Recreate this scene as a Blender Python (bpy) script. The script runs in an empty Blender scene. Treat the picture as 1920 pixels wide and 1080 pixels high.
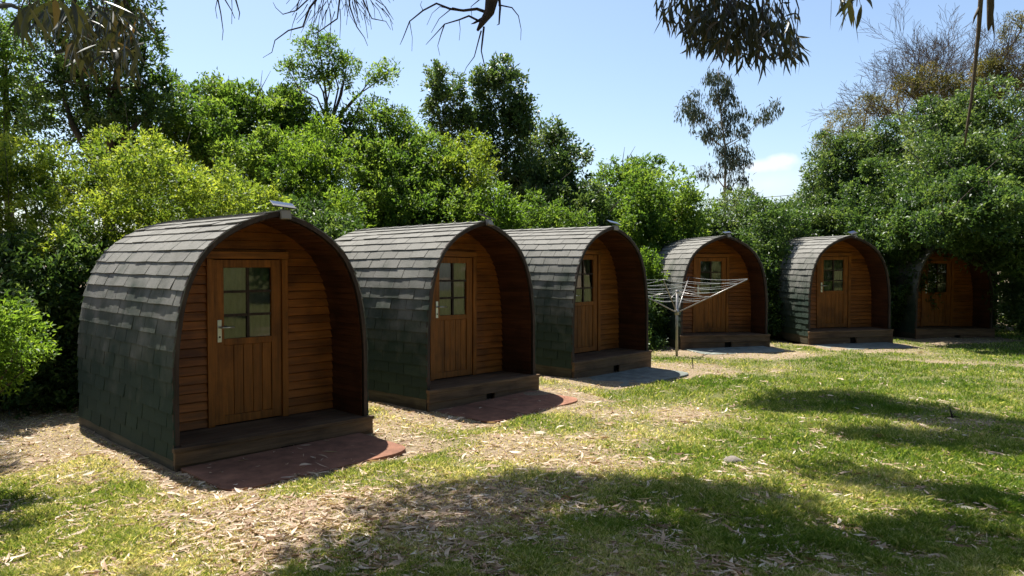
import bpy, math, random
import numpy as np
from mathutils import Vector, Matrix
S = bpy.context.scene
R = math.radians
rnd = random.Random(7)
rng = np.random.default_rng(11)

# ---------------------------------------------------------------- camera, sky, sun, exposure
CAM_H = 1.7; F = 1414.6; HY = 495.3
cd = bpy.data.cameras.new('camera'); cam = bpy.data.objects.new('camera', cd); S.collection.objects.link(cam)
cam.location = (0, 0, CAM_H); cam.rotation_euler = (R(90 - 1.81), 0, 0)
cd.sensor_width = 36; cd.lens = F / 1920 * 36; cd.clip_start = .05; cd.clip_end = 6000
S.camera = cam
SUN_AZ, SUN_EL = 121, 63.5          # azimuth from +X towards +Y
w = bpy.data.worlds.new('World'); S.world = w; w.use_nodes = True
nt = w.node_tree; nt.nodes.clear()
sky = nt.nodes.new('ShaderNodeTexSky'); sky.sky_type = 'NISHITA'; sky.sun_disc = False
sky.sun_elevation = R(SUN_EL); sky.sun_rotation = R(90 - SUN_AZ)
sky.air_density = 1.0; sky.dust_density = 1.2; sky.ozone_density = 2.5; sky.altitude = 0
bg = nt.nodes.new('ShaderNodeBackground'); bg.inputs[1].default_value = .088
out = nt.nodes.new('ShaderNodeOutputWorld')
# a small cumulus and a thin veil low in the sky, as a procedural cloud pattern by direction
tc = nt.nodes.new('ShaderNodeTexCoord')
def wmath(op, a, b=None, clamp=False):
    n = nt.nodes.new('ShaderNodeMath'); n.operation = op; n.use_clamp = clamp
    for i, v in enumerate((a, b)):
        if v is None: continue
        if isinstance(v, (int, float)): n.inputs[i].default_value = v
        else: nt.links.new(v, n.inputs[i])
    return n.outputs[0]
def wblob(dirv, sx, sz):
    m = nt.nodes.new('ShaderNodeVectorMath'); m.operation = 'SUBTRACT'
    nt.links.new(tc.outputs['Generated'], m.inputs[0]); m.inputs[1].default_value = dirv
    sc = nt.nodes.new('ShaderNodeVectorMath'); sc.operation = 'MULTIPLY'
    nt.links.new(m.outputs[0], sc.inputs[0]); sc.inputs[1].default_value = (1/sx, 1/sx, 1/sz)
    l = nt.nodes.new('ShaderNodeVectorMath'); l.operation = 'LENGTH'; nt.links.new(sc.outputs[0], l.inputs[0])
    return wmath('SUBTRACT', 1.0, l.outputs['Value'])
nz = nt.nodes.new('ShaderNodeTexNoise'); nz.inputs['Scale'].default_value = 26; nz.inputs['Detail'].default_value = 6
nt.links.new(tc.outputs['Generated'], nz.inputs['Vector'])
noff = wmath('MULTIPLY', wmath('SUBTRACT', nz.outputs['Fac'], .5), 1.5)
def pxdir(px, py):
    v = Vector(((px-960)/F, 1, (HY-py)/F)); return tuple(v.normalized())
c1 = wmath('MULTIPLY', wmath('ADD', wblob(pxdir(1466, 302), .024, .010), noff), 1.5, True)
c2 = wmath('MULTIPLY', wmath('ADD', wblob(pxdir(1425, 312), .05, .010), noff), 1.2, True)
c3 = wmath('MULTIPLY', wmath('ADD', wblob(pxdir(1440, 345), .10, .035), wmath('MULTIPLY', noff, .4)), .55, True)
cl = wmath('MINIMUM', wmath('ADD', wmath('MAXIMUM', c1, c2), c3), .85)
mx = nt.nodes.new('ShaderNodeMix'); mx.data_type = 'RGBA'
nt.links.new(cl, mx.inputs['Factor']); nt.links.new(sky.outputs[0], mx.inputs['A'])
mx.inputs['B'].default_value = (5.6, 6.0, 6.7, 1)
nt.links.new(mx.outputs['Result'], bg.inputs[0]); nt.links.new(bg.outputs[0], out.inputs[0])
sl = bpy.data.lights.new('sun', 'SUN'); sl.energy = 5.0; sl.angle = R(.53); sl.color = (1, .965, .90)
so = bpy.data.objects.new('sun', sl); S.collection.objects.link(so)
sd = Vector((math.cos(R(SUN_AZ))*math.cos(R(SUN_EL)), math.sin(R(SUN_AZ))*math.cos(R(SUN_EL)), math.sin(R(SUN_EL))))
so.rotation_euler = sd.to_track_quat('Z', 'Y').to_euler(); so.location = sd * 40
S.view_settings.view_transform = 'Standard'; S.view_settings.look = 'None'
S.view_settings.exposure = 1.08; S.view_settings.gamma = 1
S.render.engine = 'CYCLES'
S.cycles.max_bounces = 6; S.cycles.diffuse_bounces = 3; S.cycles.transmission_bounces = 4; S.cycles.transparent_max_bounces = 6

# ---------------------------------------------------------------- materials
def newmat(name):
    m = bpy.data.materials.new(name); m.use_nodes = True; n = m.node_tree
    return m, n, n.nodes['Principled BSDF'], n.nodes['Material Output']
def ramp(n, stops):
    r = n.nodes.new('ShaderNodeValToRGB'); e = r.color_ramp.elements
    while len(e) < len(stops): e.new(.5)
    for i, (p, c) in enumerate(stops): e[i].position = p; e[i].color = (*c, 1)
    return r
def simple(name, col, rough=.6, var=.25, scale=(8, 8, 8), bump=.15, bscale=60, metal=0, tint=.0, spec=.3, cs=None):
    """noise-varied colour in object space, optional per-vertex 'tint' attribute, optional bump"""
    m, n, b, o = newmat(name); L = n.links.new
    t = n.nodes.new('ShaderNodeTexCoord'); mp = n.nodes.new('ShaderNodeMapping'); mp.inputs['Scale'].default_value = scale
    oi = n.nodes.new('ShaderNodeObjectInfo'); om_ = n.nodes.new('ShaderNodeMath'); om_.operation = 'MULTIPLY'; om_.inputs[1].default_value = 60; L(oi.outputs['Random'], om_.inputs[0]); L(om_.outputs[0], mp.inputs['Location'])
    L(t.outputs['Object'], mp.inputs[0])
    nz = n.nodes.new('ShaderNodeTexNoise'); nz.inputs['Scale'].default_value = 1; nz.inputs['Detail'].default_value = 7; nz.inputs['Roughness'].default_value = .62
    L(mp.outputs[0], nz.inputs[0])
    lo = tuple(c*(1-var) for c in col); hi = tuple(min(1, c*(1+var)) for c in col)
    if cs: lo, hi = cs
    r = ramp(n, [(.3, lo), (.7, hi)]); L(nz.outputs['Fac'], r.inputs[0]); c = r.outputs[0]
    if tint:
        a = n.nodes.new('ShaderNodeAttribute'); a.attribute_name = 'tint'
        mr = n.nodes.new('ShaderNodeMapRange'); mr.inputs[3].default_value = 1-tint; mr.inputs[4].default_value = 1+tint
        L(a.outputs['Fac'], mr.inputs[0])
        v = n.nodes.new('ShaderNodeVectorMath'); v.operation = 'SCALE'; L(c, v.inputs[0]); L(mr.outputs[0], v.inputs['Scale']); c = v.outputs[0]
    L(c, b.inputs['Base Color']); b.inputs['Roughness'].default_value = rough; b.inputs['Metallic'].default_value = metal
    b.inputs['Specular IOR Level'].default_value = spec
    if bump:
        n2 = n.nodes.new('ShaderNodeTexNoise'); n2.inputs['Scale'].default_value = bscale; n2.inputs['Detail'].default_value = 4
        L(t.outputs['Object'], n2.inputs[0]) if bscale > 0 else None
        bp = n.nodes.new('ShaderNodeBump'); bp.inputs['Strength'].default_value = bump; bp.inputs['Distance'].default_value = .01
        L(n2.outputs['Fac'], bp.inputs['Height']); L(bp.outputs[0], b.inputs['Normal'])
    return m
def leafmat(name, stops, transl=.38, rough=.5, spec=.25):
    m, n, b, o = newmat(name); L = n.links.new
    a = n.nodes.new('ShaderNodeAttribute'); a.attribute_name = 'tint'
    r = ramp(n, stops); L(a.outputs['Fac'], r.inputs[0]); L(r.outputs[0], b.inputs['Base Color'])
    b.inputs['Roughness'].default_value = rough; b.inputs['Specular IOR Level'].default_value = spec
    tr = n.nodes.new('ShaderNodeBsdfTranslucent')
    v = n.nodes.new('ShaderNodeVectorMath'); v.operation = 'MULTIPLY'; L(r.outputs[0], v.inputs[0]); v.inputs[1].default_value = (1.9, 1.7, .9)
    L(v.outputs[0], tr.inputs[0])
    mx = n.nodes.new('ShaderNodeMixShader'); mx.inputs[0].default_value = transl
    L(b.outputs[0], mx.inputs[1]); L(tr.outputs[0], mx.inputs[2]); L(mx.outputs[0], o.inputs[0])
    return m
M = {}
def woodmat(name, col, axis, rough=.55, tint=.22, var=.42, spec=.25):
    sc = {'x': (2.2, 34, 34), 'y': (34, 2.2, 34), 'z': (34, 34, 2.2)}[axis]
    m = simple(name, col, rough, var, sc, .3, 45, 0, tint, spec); n = m.node_tree; L = n.links.new; b = n.nodes['Principled BSDF']
    src = b.inputs['Base Color'].links[0].from_socket   # broad stains over the grain
    t = n.nodes.new('ShaderNodeTexCoord'); q = n.nodes.new('ShaderNodeTexNoise'); q.inputs['Scale'].default_value = 3.2; q.inputs['Detail'].default_value = 5
    oi = n.nodes.new('ShaderNodeObjectInfo'); va = n.nodes.new('ShaderNodeVectorMath'); va.operation = 'MULTIPLY_ADD'; L(oi.outputs['Random'], va.inputs[0]); va.inputs[1].default_value = (40, 40, 40); L(t.outputs['Object'], va.inputs[2]); L(va.outputs[0], q.inputs[0])
    r = ramp(n, [(.32, (.62, .60, .6)), (.5, (1, 1, 1)), (.72, (1.0, 1.0, .95))]); L(q.outputs['Fac'], r.inputs[0])
    v = n.nodes.new('ShaderNodeVectorMath'); v.operation = 'MULTIPLY'; L(src, v.inputs[0]); L(r.outputs[0], v.inputs[1]); L(v.outputs[0], b.inputs['Base Color'])
    return m
M['clap'] = woodmat('clapboard_wood', (.225, .074, .012), 'x')
M['doorw'] = woodmat('door_wood', (.23, .078, .012), 'z')
M['doorh'] = woodmat('door_rail_wood', (.22, .075, .012), 'x')
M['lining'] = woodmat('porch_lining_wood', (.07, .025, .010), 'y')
M['deck'] = woodmat('deck_wood', (.13, .078, .042), 'x', .7)
M['skirt'] = woodmat('skirt_wood', (.075, .065, .042), 'y', .75)
M['trim'] = woodmat('arch_trim_wood', (.05, .032, .024), 'z', .7)
M['shingle'] = simple('green_shingle', (.115, .118, .098), .85, .28, (5, 5, 5), .5, 260, 0, .13, .15)
M['shgreen'] = simple('green_shingle_lower', (.034, .050, .038), .85, .25, (5, 5, 5), .5, 260, 0, .12, .15)
M['dark'] = simple('dark_gap', (.02, .018, .015), .9, .2)
M['metal'] = simple('brushed_metal', (.55, .53, .49), .35, .12, (30, 30, 30), .05, 90, .85)
M['galv'] = simple('galvanised_tube', (.34, .32, .30), .42, .18, (9, 9, 9), .05, 90, .6)
M['cord'] = simple('washing_line', (.36, .38, .37), .6, .15)
M['plasticw'] = simple('pale_plastic', (.30, .26, .21), .5, .12)
M['plasticd'] = simple('dark_plastic', (.03, .03, .03), .5, .12)
M['solar'] = simple('solar_cell', (.02, .03, .06), .16, .3, (40, 40, 40), 0, 60, 0, 0, .6)
M['lens'] = simple('lamp_lens', (.42, .34, .25), .3, .1)
M['redmat'] = simple('red_rubber', (.23, .105, .062), .85, .4, (6, 6, 6), .5, 220, 0, .12)
M['greymat'] = simple('grey_green_slab', (.16, .175, .15), .8, .4, (6, 6, 6), .5, 220, 0, .12)
M['curtain'] = simple('pale_curtain', (.13, .14, .10), .9, .45, (9, 9, 3), .3, 20)
M['bark'] = simple('grey_brown_bark', (.085, .065, .048), .9, .4, (18, 18, 4), .8, 30)
M['barkpale'] = simple('pale_eucalypt_bark', (.26, .21, .17), .8, .45, (7, 7, 2), .5, 20)
M['deadwood'] = simple('dead_twig_bark', (.05, .035, .028), .9, .4, (20, 20, 20), .4, 40)
M['strip'] = simple('hanging_bark', (.10, .075, .045), .8, .4, (30, 30, 3), .4, 40)
M['stone'] = simple('field_stone', (.20, .17, .14), .9, .3, (30, 30, 30), .6, 60)
M['wallpaint'] = simple('house_wall', (.50, .38, .30), .9, .1, (3, 3, 3))
M['rooftile'] = simple('orange_roof', (.50, .17, .08), .85, .25, (8, 8, 8))
M['cable'] = simple('cable', (.12, .12, .13), .7, .1)
def shademat(name):
    m, n, b, o = newmat(name); L = n.links.new
    t = n.nodes.new('ShaderNodeTexCoord'); sx = n.nodes.new('ShaderNodeSeparateXYZ'); L(t.outputs['Object'], sx.inputs[0])
    def nz(sc, det=6):
        q = n.nodes.new('ShaderNodeTexNoise'); q.inputs['Scale'].default_value = sc; q.inputs['Detail'].default_value = det; L(va.outputs[0], q.inputs[0]); return q.outputs['Fac']
    oi = n.nodes.new('ShaderNodeObjectInfo'); va = n.nodes.new('ShaderNodeVectorMath'); va.operation = 'MULTIPLY_ADD'; L(oi.outputs['Random'], va.inputs[0]); va.inputs[1].default_value = (40, 40, 40); L(t.outputs['Object'], va.inputs[2])
    def mth(op, a, b_):
        q = n.nodes.new('ShaderNodeMath'); q.operation = op
        for i, v in enumerate((a, b_)):
            if isinstance(v, (int, float)): q.inputs[i].default_value = v
            else: L(v, q.inputs[i])
        return q.outputs[0]
    h_ = mth('ADD', mth('MULTIPLY', sx.outputs['Z'], .55), mth('MULTIPLY', mth('SUBTRACT', nz(3.5), .5), 1.1))  # height ramp paints sunlit roof and shaded walls into the colour, noise mottles it
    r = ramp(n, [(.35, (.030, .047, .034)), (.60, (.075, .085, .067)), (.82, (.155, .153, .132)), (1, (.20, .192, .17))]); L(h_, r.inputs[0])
    a = n.nodes.new('ShaderNodeAttribute'); a.attribute_name = 'tint'
    k = mth('MULTIPLY', mth('ADD', mth('MULTIPLY', a.outputs['Fac'], .30), .85), mth('ADD', mth('MULTIPLY', nz(90, 3), .7), .65))
    v = n.nodes.new('ShaderNodeVectorMath'); v.operation = 'SCALE'; L(r.outputs[0], v.inputs[0]); L(k, v.inputs['Scale']); L(v.outputs[0], b.inputs['Base Color'])
    b.inputs['Roughness'].default_value = .85; b.inputs['Specular IOR Level'].default_value = .15
    bp = n.nodes.new('ShaderNodeBump'); bp.inputs['Strength'].default_value = .5; bp.inputs['Distance'].default_value = .01; L(nz(240, 4), bp.inputs['Height']); L(bp.outputs[0], b.inputs['Normal'])
    return m
M['shingle'] = shademat('green_shingle')
# glass
gm, n, b, o = newmat('window_glass')
b.inputs['Base Color'].default_value = (.8, .85, .8, 1); b.inputs['Roughness'].default_value = .04
b.inputs['IOR'].default_value = 1.5
tr = n.nodes.new('ShaderNodeBsdfTransparent'); tr.inputs[0].default_value = (.78, .82, .78, 1)
gl = n.nodes.new('ShaderNodeBsdfGlossy'); gl.inputs['Roughness'].default_value = .03
fr = n.nodes.new('ShaderNodeFresnel'); fr.inputs[0].default_value = 1.9
mxs = n.nodes.new('ShaderNodeMixShader'); n.links.new(fr.outputs[0], mxs.inputs[0]); n.links.new(tr.outputs[0], mxs.inputs[1]); n.links.new(gl.outputs[0], mxs.inputs[2])
n.links.new(mxs.outputs[0], o.inputs[0]); M['glass'] = gm
# foliage
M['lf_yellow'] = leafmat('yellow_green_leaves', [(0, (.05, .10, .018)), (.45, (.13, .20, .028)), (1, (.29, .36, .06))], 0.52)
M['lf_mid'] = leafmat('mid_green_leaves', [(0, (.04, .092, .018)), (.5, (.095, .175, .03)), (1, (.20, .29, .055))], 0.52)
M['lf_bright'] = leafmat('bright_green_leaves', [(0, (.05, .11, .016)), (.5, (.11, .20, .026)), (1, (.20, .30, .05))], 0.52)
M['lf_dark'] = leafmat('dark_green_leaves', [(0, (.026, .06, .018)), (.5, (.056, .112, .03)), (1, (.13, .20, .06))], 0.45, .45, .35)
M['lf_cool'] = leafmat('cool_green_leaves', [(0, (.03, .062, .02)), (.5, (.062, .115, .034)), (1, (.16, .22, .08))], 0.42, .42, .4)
M['lf_euc'] = leafmat('eucalypt_leaves', [(0, (.025, .032, .015)), (.6, (.048, .05, .022)), (1, (.11, .07, .03))], 0.2, .45, .35)
M['lf_eucfar'] = leafmat('grey_green_leaves', [(0, (.03, .045, .03)), (.6, (.05, .07, .045)), (1, (.10, .085, .05))], 0.25, .5, .3)
M['lf_brown'] = leafmat('olive_brown_leaves', [(0, (.06, .075, .025)), (.5, (.12, .12, .04)), (1, (.19, .15, .07))], 0.4)
M['grassblade'] = leafmat('grass_blades', [(0, (.08, .16, .022)), (.35, (.19, .27, .045)), (.62, (.40, .42, .16)), (1, (.70, .64, .42))], 0.35, .6, .2)
M['litter'] = leafmat('dry_leaves', [(0, (.17, .09, .05)), (.35, (.36, .24, .15)), (.75, (.58, .45, .32)), (1, (.72, .63, .50))], .12, .6, .25)

# ---------------------------------------------------------------- helpers
def link(o, parent=None):
    S.collection.objects.link(o)
    if parent is not None: o.parent = parent
    return o
def tag(o, label=None, cat=None, group=None, kind=None):
    if label: o['label'] = label
    if cat: o['category'] = cat
    if group: o['group'] = group
    if kind: o['kind'] = kind
    return o
def thing(name, label, cat, loc=(0, 0, 0), rz=0, group=None):
    o = bpy.data.objects.new(name, None); o.empty_display_size = .2; link(o)
    o.location = loc; o.rotation_euler = (0, 0, rz); tag(o, label, cat, group); return o
def copy_tree(o, parent=None):
    c = o.copy(); S.collection.objects.link(c); c.parent = parent
    for ch in o.children: copy_tree(ch, c)
    return c
class MB:
    """collects geometry; build() links it as one mesh object"""
    def __init__(s): s.v = []; s.f = []; s.t = []; s.mi = []; s.cm = 0; s.sm = []
    def add(s, vs, fs, tint=None, smooth=False):
        o = len(s.v); s.v += [tuple(v) for v in vs]; t = rnd.random() if tint is None else tint
        s.t += [t]*len(vs)
        for f in fs: s.f.append(tuple(i+o for i in f)); s.mi.append(s.cm); s.sm.append(smooth)
    def box(s, x0, x1, y0, y1, z0, z1, tint=None):
        s.add([(x0,y0,z0),(x1,y0,z0),(x1,y1,z0),(x0,y1,z0),(x0,y0,z1),(x1,y0,z1),(x1,y1,z1),(x0,y1,z1)],
              [(0,3,2,1),(4,5,6,7),(0,1,5,4),(1,2,6,5),(2,3,7,6),(3,0,4,7)], tint)
    def hexa(s, p, tint=None):   # 8 points: bottom 4, top 4
        s.add(p, [(0,3,2,1),(4,5,6,7),(0,1,5,4),(1,2,6,5),(2,3,7,6),(3,0,4,7)], tint)
    def tube(s, pts, rad, n=6, tint=None, cap=True):
        pts = [Vector(p) for p in pts]
        if isinstance(rad, (int, float)): rad = [rad]*len(pts)
        vs = []; fs = []; up = None
        for i, p in enumerate(pts):
            d = (pts[min(i+1, len(pts)-1)] - pts[max(i-1, 0)]).normalized()
            if up is None: up = Vector((0, 0, 1)) if abs(d.z) < .9 else Vector((1, 0, 0))
            a = d.cross(up).normalized(); bb = d.cross(a).normalized(); up = -bb if False else a.cross(d)
            for k in range(n):
                an = 2*math.pi*k/n; vs.append(p + a*math.cos(an)*rad[i] + bb*math.sin(an)*rad[i])
        for i in range(len(pts)-1):
            for k in range(n):
                k2 = (k+1) % n; fs.append((i*n+k, i*n+k2, (i+1)*n+k2, (i+1)*n+k))
        if cap: fs.append(tuple(range(n))[::-1]); fs.append(tuple((len(pts)-1)*n+k for k in range(n)))
        s.add(vs, fs, tint, smooth=True)
    def build(s, name, mat, parent=None, bevel=0):
        me = bpy.data.meshes.new(name); me.from_pydata(s.v, [], s.f)
        for m in (mat if isinstance(mat, list) else [mat]): me.materials.append(m)
        a = me.attributes.new('tint', 'FLOAT', 'POINT'); a.data.foreach_set('value', s.t)
        me.polygons.foreach_set('use_smooth', s.sm)
        if isinstance(mat, list): me.polygons.foreach_set('material_index', s.mi)
        me.update(); o = bpy.data.objects.new(name, me); link(o, parent)
        if bevel:
            b = o.modifiers.new('bevel', 'BEVEL'); b.width = bevel; b.segments = 2; b.limit_method = 'ANGLE'
        return o
def np_mesh(name, V, nper, tint, mat, parent=None, faces=None):
    """V: (N*nper,3); faces per item: list of quads given as indices in the item"""
    faces = faces or [(0, 1, 2, 3)]
    N = len(V)//nper; fk = np.array(faces); nf, fs = fk.shape
    idx = (np.arange(N)[:, None, None]*nper + fk[None]).reshape(-1)
    me = bpy.data.meshes.new(name)
    me.vertices.add(len(V)); me.vertices.foreach_set('co', V.astype(np.float32).ravel())
    me.loops.add(len(idx)); me.loops.foreach_set('vertex_index', idx.astype(np.int32))
    me.polygons.add(N*nf); me.polygons.foreach_set('loop_start', (np.arange(N*nf)*fs).astype(np.int32))
    a = me.attributes.new('tint', 'FLOAT', 'POINT'); a.data.foreach_set('value', np.repeat(tint, nper).astype(np.float32))
    me.materials.append(mat); me.update(calc_edges=True); me.validate()
    o = bpy.data.objects.new(name, me); link(o, parent); return o
def W(px, py, Y):          # where a point of the view at distance Y stands in the world
    return Vector(((px-960)/F*Y, Y, CAM_H + (HY-py)/F*Y))
def G(px, py):             # ground point
    Y = F*CAM_H/(py-HY); return Vector(((px-960)/F*Y, Y, 0))
def nrm(a): return a/np.maximum(1e-9, np.linalg.norm(a, axis=-1, keepdims=True))

# ---------------------------------------------------------------- the ground
def ss(a, b, x): t = np.clip((x-a)/(b-a), 0, 1); return t*t*(3-2*t)
_ph = rng.uniform(0, 6.28, (24, 2)); _an = rng.uniform(0, 6.28, 24)
def fnoise(x, y, f0, k0=0, oct=4):
    r = 0; amp = 1; tot = 0; f = f0
    for i in range(oct):
        for j in range(2):
            q = (k0+i*2+j) % 24; c, s_ = math.cos(_an[q]), math.sin(_an[q])
            r = r + amp*np.sin((x*c+y*s_)*f + _ph[q, 0] + 1.7*np.sin((-x*s_+y*c)*f*.7+_ph[q, 1]))
        tot += amp*1.4; amp *= .6; f *= 1.9
    return r/tot
def bump_h(x, y):
    return .025*fnoise(x, y, .9, 3, 3) - .03*ss(12, 3, y)*ss(1, -4, x) + .012*fnoise(x, y, 4.0, 9, 2)
PODS = [(-2.138, 6.897, -.069, .791), (-.347, 9.41, -.016, .828), (1.546, 11.671, .032, .787), (4.294, 15.233, .028, .213), (7.159, 15.971, .054, .174), (10.118, 17.254, -.02, .123)]
def podloc(i, x, y):
    X, Y, Z, t = PODS[i]; c, s_ = math.cos(t), math.sin(t)
    return (x-X)*c+(y-Y)*s_, -(x-X)*s_+(y-Y)*c
def grassy(x, y):
    """0 bare soil and litter .. 1 thick grass"""
    g = .60 + .55*fnoise(x, y, 1.3, 5, 4) + .24*ss(0, 4.5, x) + .4*np.exp(-(((x-1.4)/1.9)**2+((y-4.5)/.8)**2)) - .12*ss(1, -2, x)
    g = g + .25*np.exp(-(((x+3.2)/1.0)**2+((y-5.0)/.7)**2)) + .3*np.exp(-(((x-.0)/1.0)**2+((y-4.2)/.45)**2))
    g = g - .5*np.exp(-(((x+.9)/1.2)**2+((y-5.2)/.3)**2)) - .4*np.exp(-(((x+.1)/.8)**2+((y-7.2)/.9)**2))
    g = g - .75*np.exp(-(((x-4.4)/2.0)**2+((y-14.1+.25*np.sin(x*1.7))/.7)**2)) - .6*np.exp(-(((x-7.3)/1.3)**2+((y-14.5+.2*np.sin(x*2.3))/.45)**2))
    for i in range(6):
        lx, ly = podloc(i, x, y)
        g = g - 1.3*ss(1.3, .9, np.abs(lx))*ss(-1.15, -.9, ly)*ss(3.6, 2.9, ly) - .22*ss(1.6, 1.0, np.abs(lx))*ss(-1.2, -.3, ly)*ss(4, 3, ly)
    g = g - 1.2*ss(-3.9, -5.0, x - .35*(y-6)) - 1.5*ss(19.0, 20.0, y)
    return np.clip(g, 0, 1)
def axis(a, b, step, far):
    c = list(np.arange(a, b+1e-6, step)); d = step; lo = a; hi = b
    L_, H_ = [], []
    while hi < far: d *= 1.5; hi += d; H_.append(hi)
    d = step
    while lo > -far: d *= 1.5; lo -= d; L_.append(lo)
    return np.array(L_[::-1]+c+H_)
gx = axis(-9, 16, .09, 1500); gy = axis(1, 22, .09, 1500)
XX, YY = np.meshgrid(gx, gy); fade = ss(60, 25, np.hypot(XX, YY))
ZZ = bump_h(XX, YY)*fade
nx, ny = len(gx), len(gy)
gv = np.stack([XX, YY, ZZ], -1).reshape(-1, 3)
ii = (np.arange(ny-1)[:, None]*nx + np.arange(nx-1)[None]).reshape(-1)
gf = np.stack([ii, ii+1, ii+nx+1, ii+nx], 1)
me = bpy.data.meshes.new('ground'); me.vertices.add(len(gv)); me.vertices.foreach_set('co', gv.astype(np.float32).ravel())
me.loops.add(gf.size); me.loops.foreach_set('vertex_index', gf.astype(np.int32).ravel())
me.polygons.add(len(gf)); me.polygons.foreach_set('loop_start', (np.arange(len(gf))*4).astype(np.int32))
me.polygons.foreach_set('use_smooth', [True]*len(gf))
a = me.attributes.new('grassy', 'FLOAT', 'POINT'); a.data.foreach_set('value', grassy(XX, YY).ravel().astype(np.float32))
me.update(calc_edges=True)
m, n, b, o = newmat('ground_soil'); L = n.links.new
t = n.nodes.new('ShaderNodeTexCoord')
def gnoise(scale, det=6, rough=.65):
    q = n.nodes.new('ShaderNodeTexNoise'); q.inputs['Scale'].default_value = scale; q.inputs['Detail'].default_value = det; q.inputs['Roughness'].default_value = rough
    L(t.outputs['Object'], q.inputs[0]); return q.outputs['Fac']
soil = ramp(n, [(.3, (.16, .11, .07)), (.5, (.30, .225, .145)), (.72, (.46, .38, .26))]); L(gnoise(38), soil.inputs[0])
turf = ramp(n, [(.3, (.045, .06, .018)), (.5, (.13, .135, .045)), (.7, (.32, .28, .13))]); L(gnoise(45), turf.inputs[0])
at_ = n.nodes.new('ShaderNodeAttribute'); at_.attribute_name = 'grassy'
md = n.nodes.new('ShaderNodeMath'); md.operation = 'ADD'; L(at_.outputs['Fac'], md.inputs[0])
m2 = n.nodes.new('ShaderNodeMath'); m2.operation = 'MULTIPLY_ADD'; L(gnoise(14), m2.inputs[0]); m2.inputs[1].default_value = 1.4; m2.inputs[2].default_value = -.7; L(m2.outputs[0], md.inputs[1])
rr = ramp(n, [(.3, (0, 0, 0)), (.62, (1, 1, 1))]); L(md.outputs[0], rr.inputs[0])
mm = n.nodes.new('ShaderNodeMix'); mm.data_type = 'RGBA'; L(rr.outputs[0], mm.inputs['Factor']); L(soil.outputs[0], mm.inputs['A']); L(turf.outputs[0], mm.inputs['B'])
L(mm.outputs['Result'], b.inputs['Base Color']); b.inputs['Roughness'].default_value = .95; b.inputs['Specular IOR Level'].default_value = .1
bp = n.nodes.new('ShaderNodeBump'); bp.inputs['Strength'].default_value = .9; bp.inputs['Distance'].default_value = .03; L(gnoise(60), bp.inputs['Height']); L(bp.outputs[0], b.inputs['Normal'])
me.materials.append(m); ground = bpy.data.objects.new('ground', me); link(ground); tag(ground, kind='structure')

# ---------------------------------------------------------------- camping pods
PW, PH, PD, PL = 1.897, 2.239, .247, 2.54      # width, height, deck height, length
PORCH = .55
PROF = [(0,1),(.2,1),(.37,.995),(.5,.965),(.58,.938),(.65,.90),(.71,.852),(.77,.79),(.825,.708),(.87,.61),(.91,.495),(.945,.36),(.972,.225),(.99,.10),(1,0)]
def halfw(z):     # half width of the outer skin at height z
    t = max(0, min(1, (z-PD)/(PH-PD)))
    for (a0, b0), (a1, b1) in zip(PROF, PROF[1:]):
        if t <= a1: return (b0+(b1-b0)*(t-a0)/(a1-a0))*PW/2
    return 0
# arc from bottom left over the ridge to bottom right
_arc = [(-1*PW/2, .02)] + [(-wv*PW/2, PD+t_*(PH-PD)) for t_, wv in PROF]
_arc = [Vector((x, z)) for x, z in _arc]
def resample(pts, n):
    # Catmull-Rom smoothing, then equal steps
    P = [pts[0]] + pts + [pts[-1]]; fine = []
    for i in range(1, len(P)-2):
        for k in range(12):
            u = k/12; p0, p1, p2, p3 = P[i-1:i+3]
            fine.append(.5*((2*p1)+(p2-p0)*u+(2*p0-5*p1+4*p2-p3)*u*u+(3*p1-p0-3*p2+p3)*u**3))
    fine.append(P[-1]); d = [0]
    for a_, b_ in zip(fine, fine[1:]): d.append(d[-1]+(b_-a_).length)
    outp = []; j = 0
    for k in range(n+1):
        s_ = d[-1]*k/n
        while j < len(d)-2 and d[j+1] < s_: j += 1
        f_ = (s_-d[j])/max(1e-9, d[j+1]-d[j]); outp.append(fine[j].lerp(fine[j+1], f_))
    return outp, d[-1]
NCRS = 21
half, HLEN = resample(_arc, NCRS*2)
def arch_pts(off=0, nst=2):   # full arch outline offset inward by off
    h = half[::nst]; pts = []
    for i, p in enumerate(h):
        a_ = h[max(0, i-1)]; b_ = h[min(len(h)-1, i+1)]; d = (b_-a_).normalized(); nr = Vector((d.y, -d.x))  # inward (to +x)
        if i == len(h)-1: nr = Vector((0, -1))
        pts.append(p + nr*off)
    pts = [Vector((min(p.x, 0), p.y)) for p in pts]
    return pts + [Vector((-p.x, p.y)) for p in pts[-2::-1]]
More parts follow.
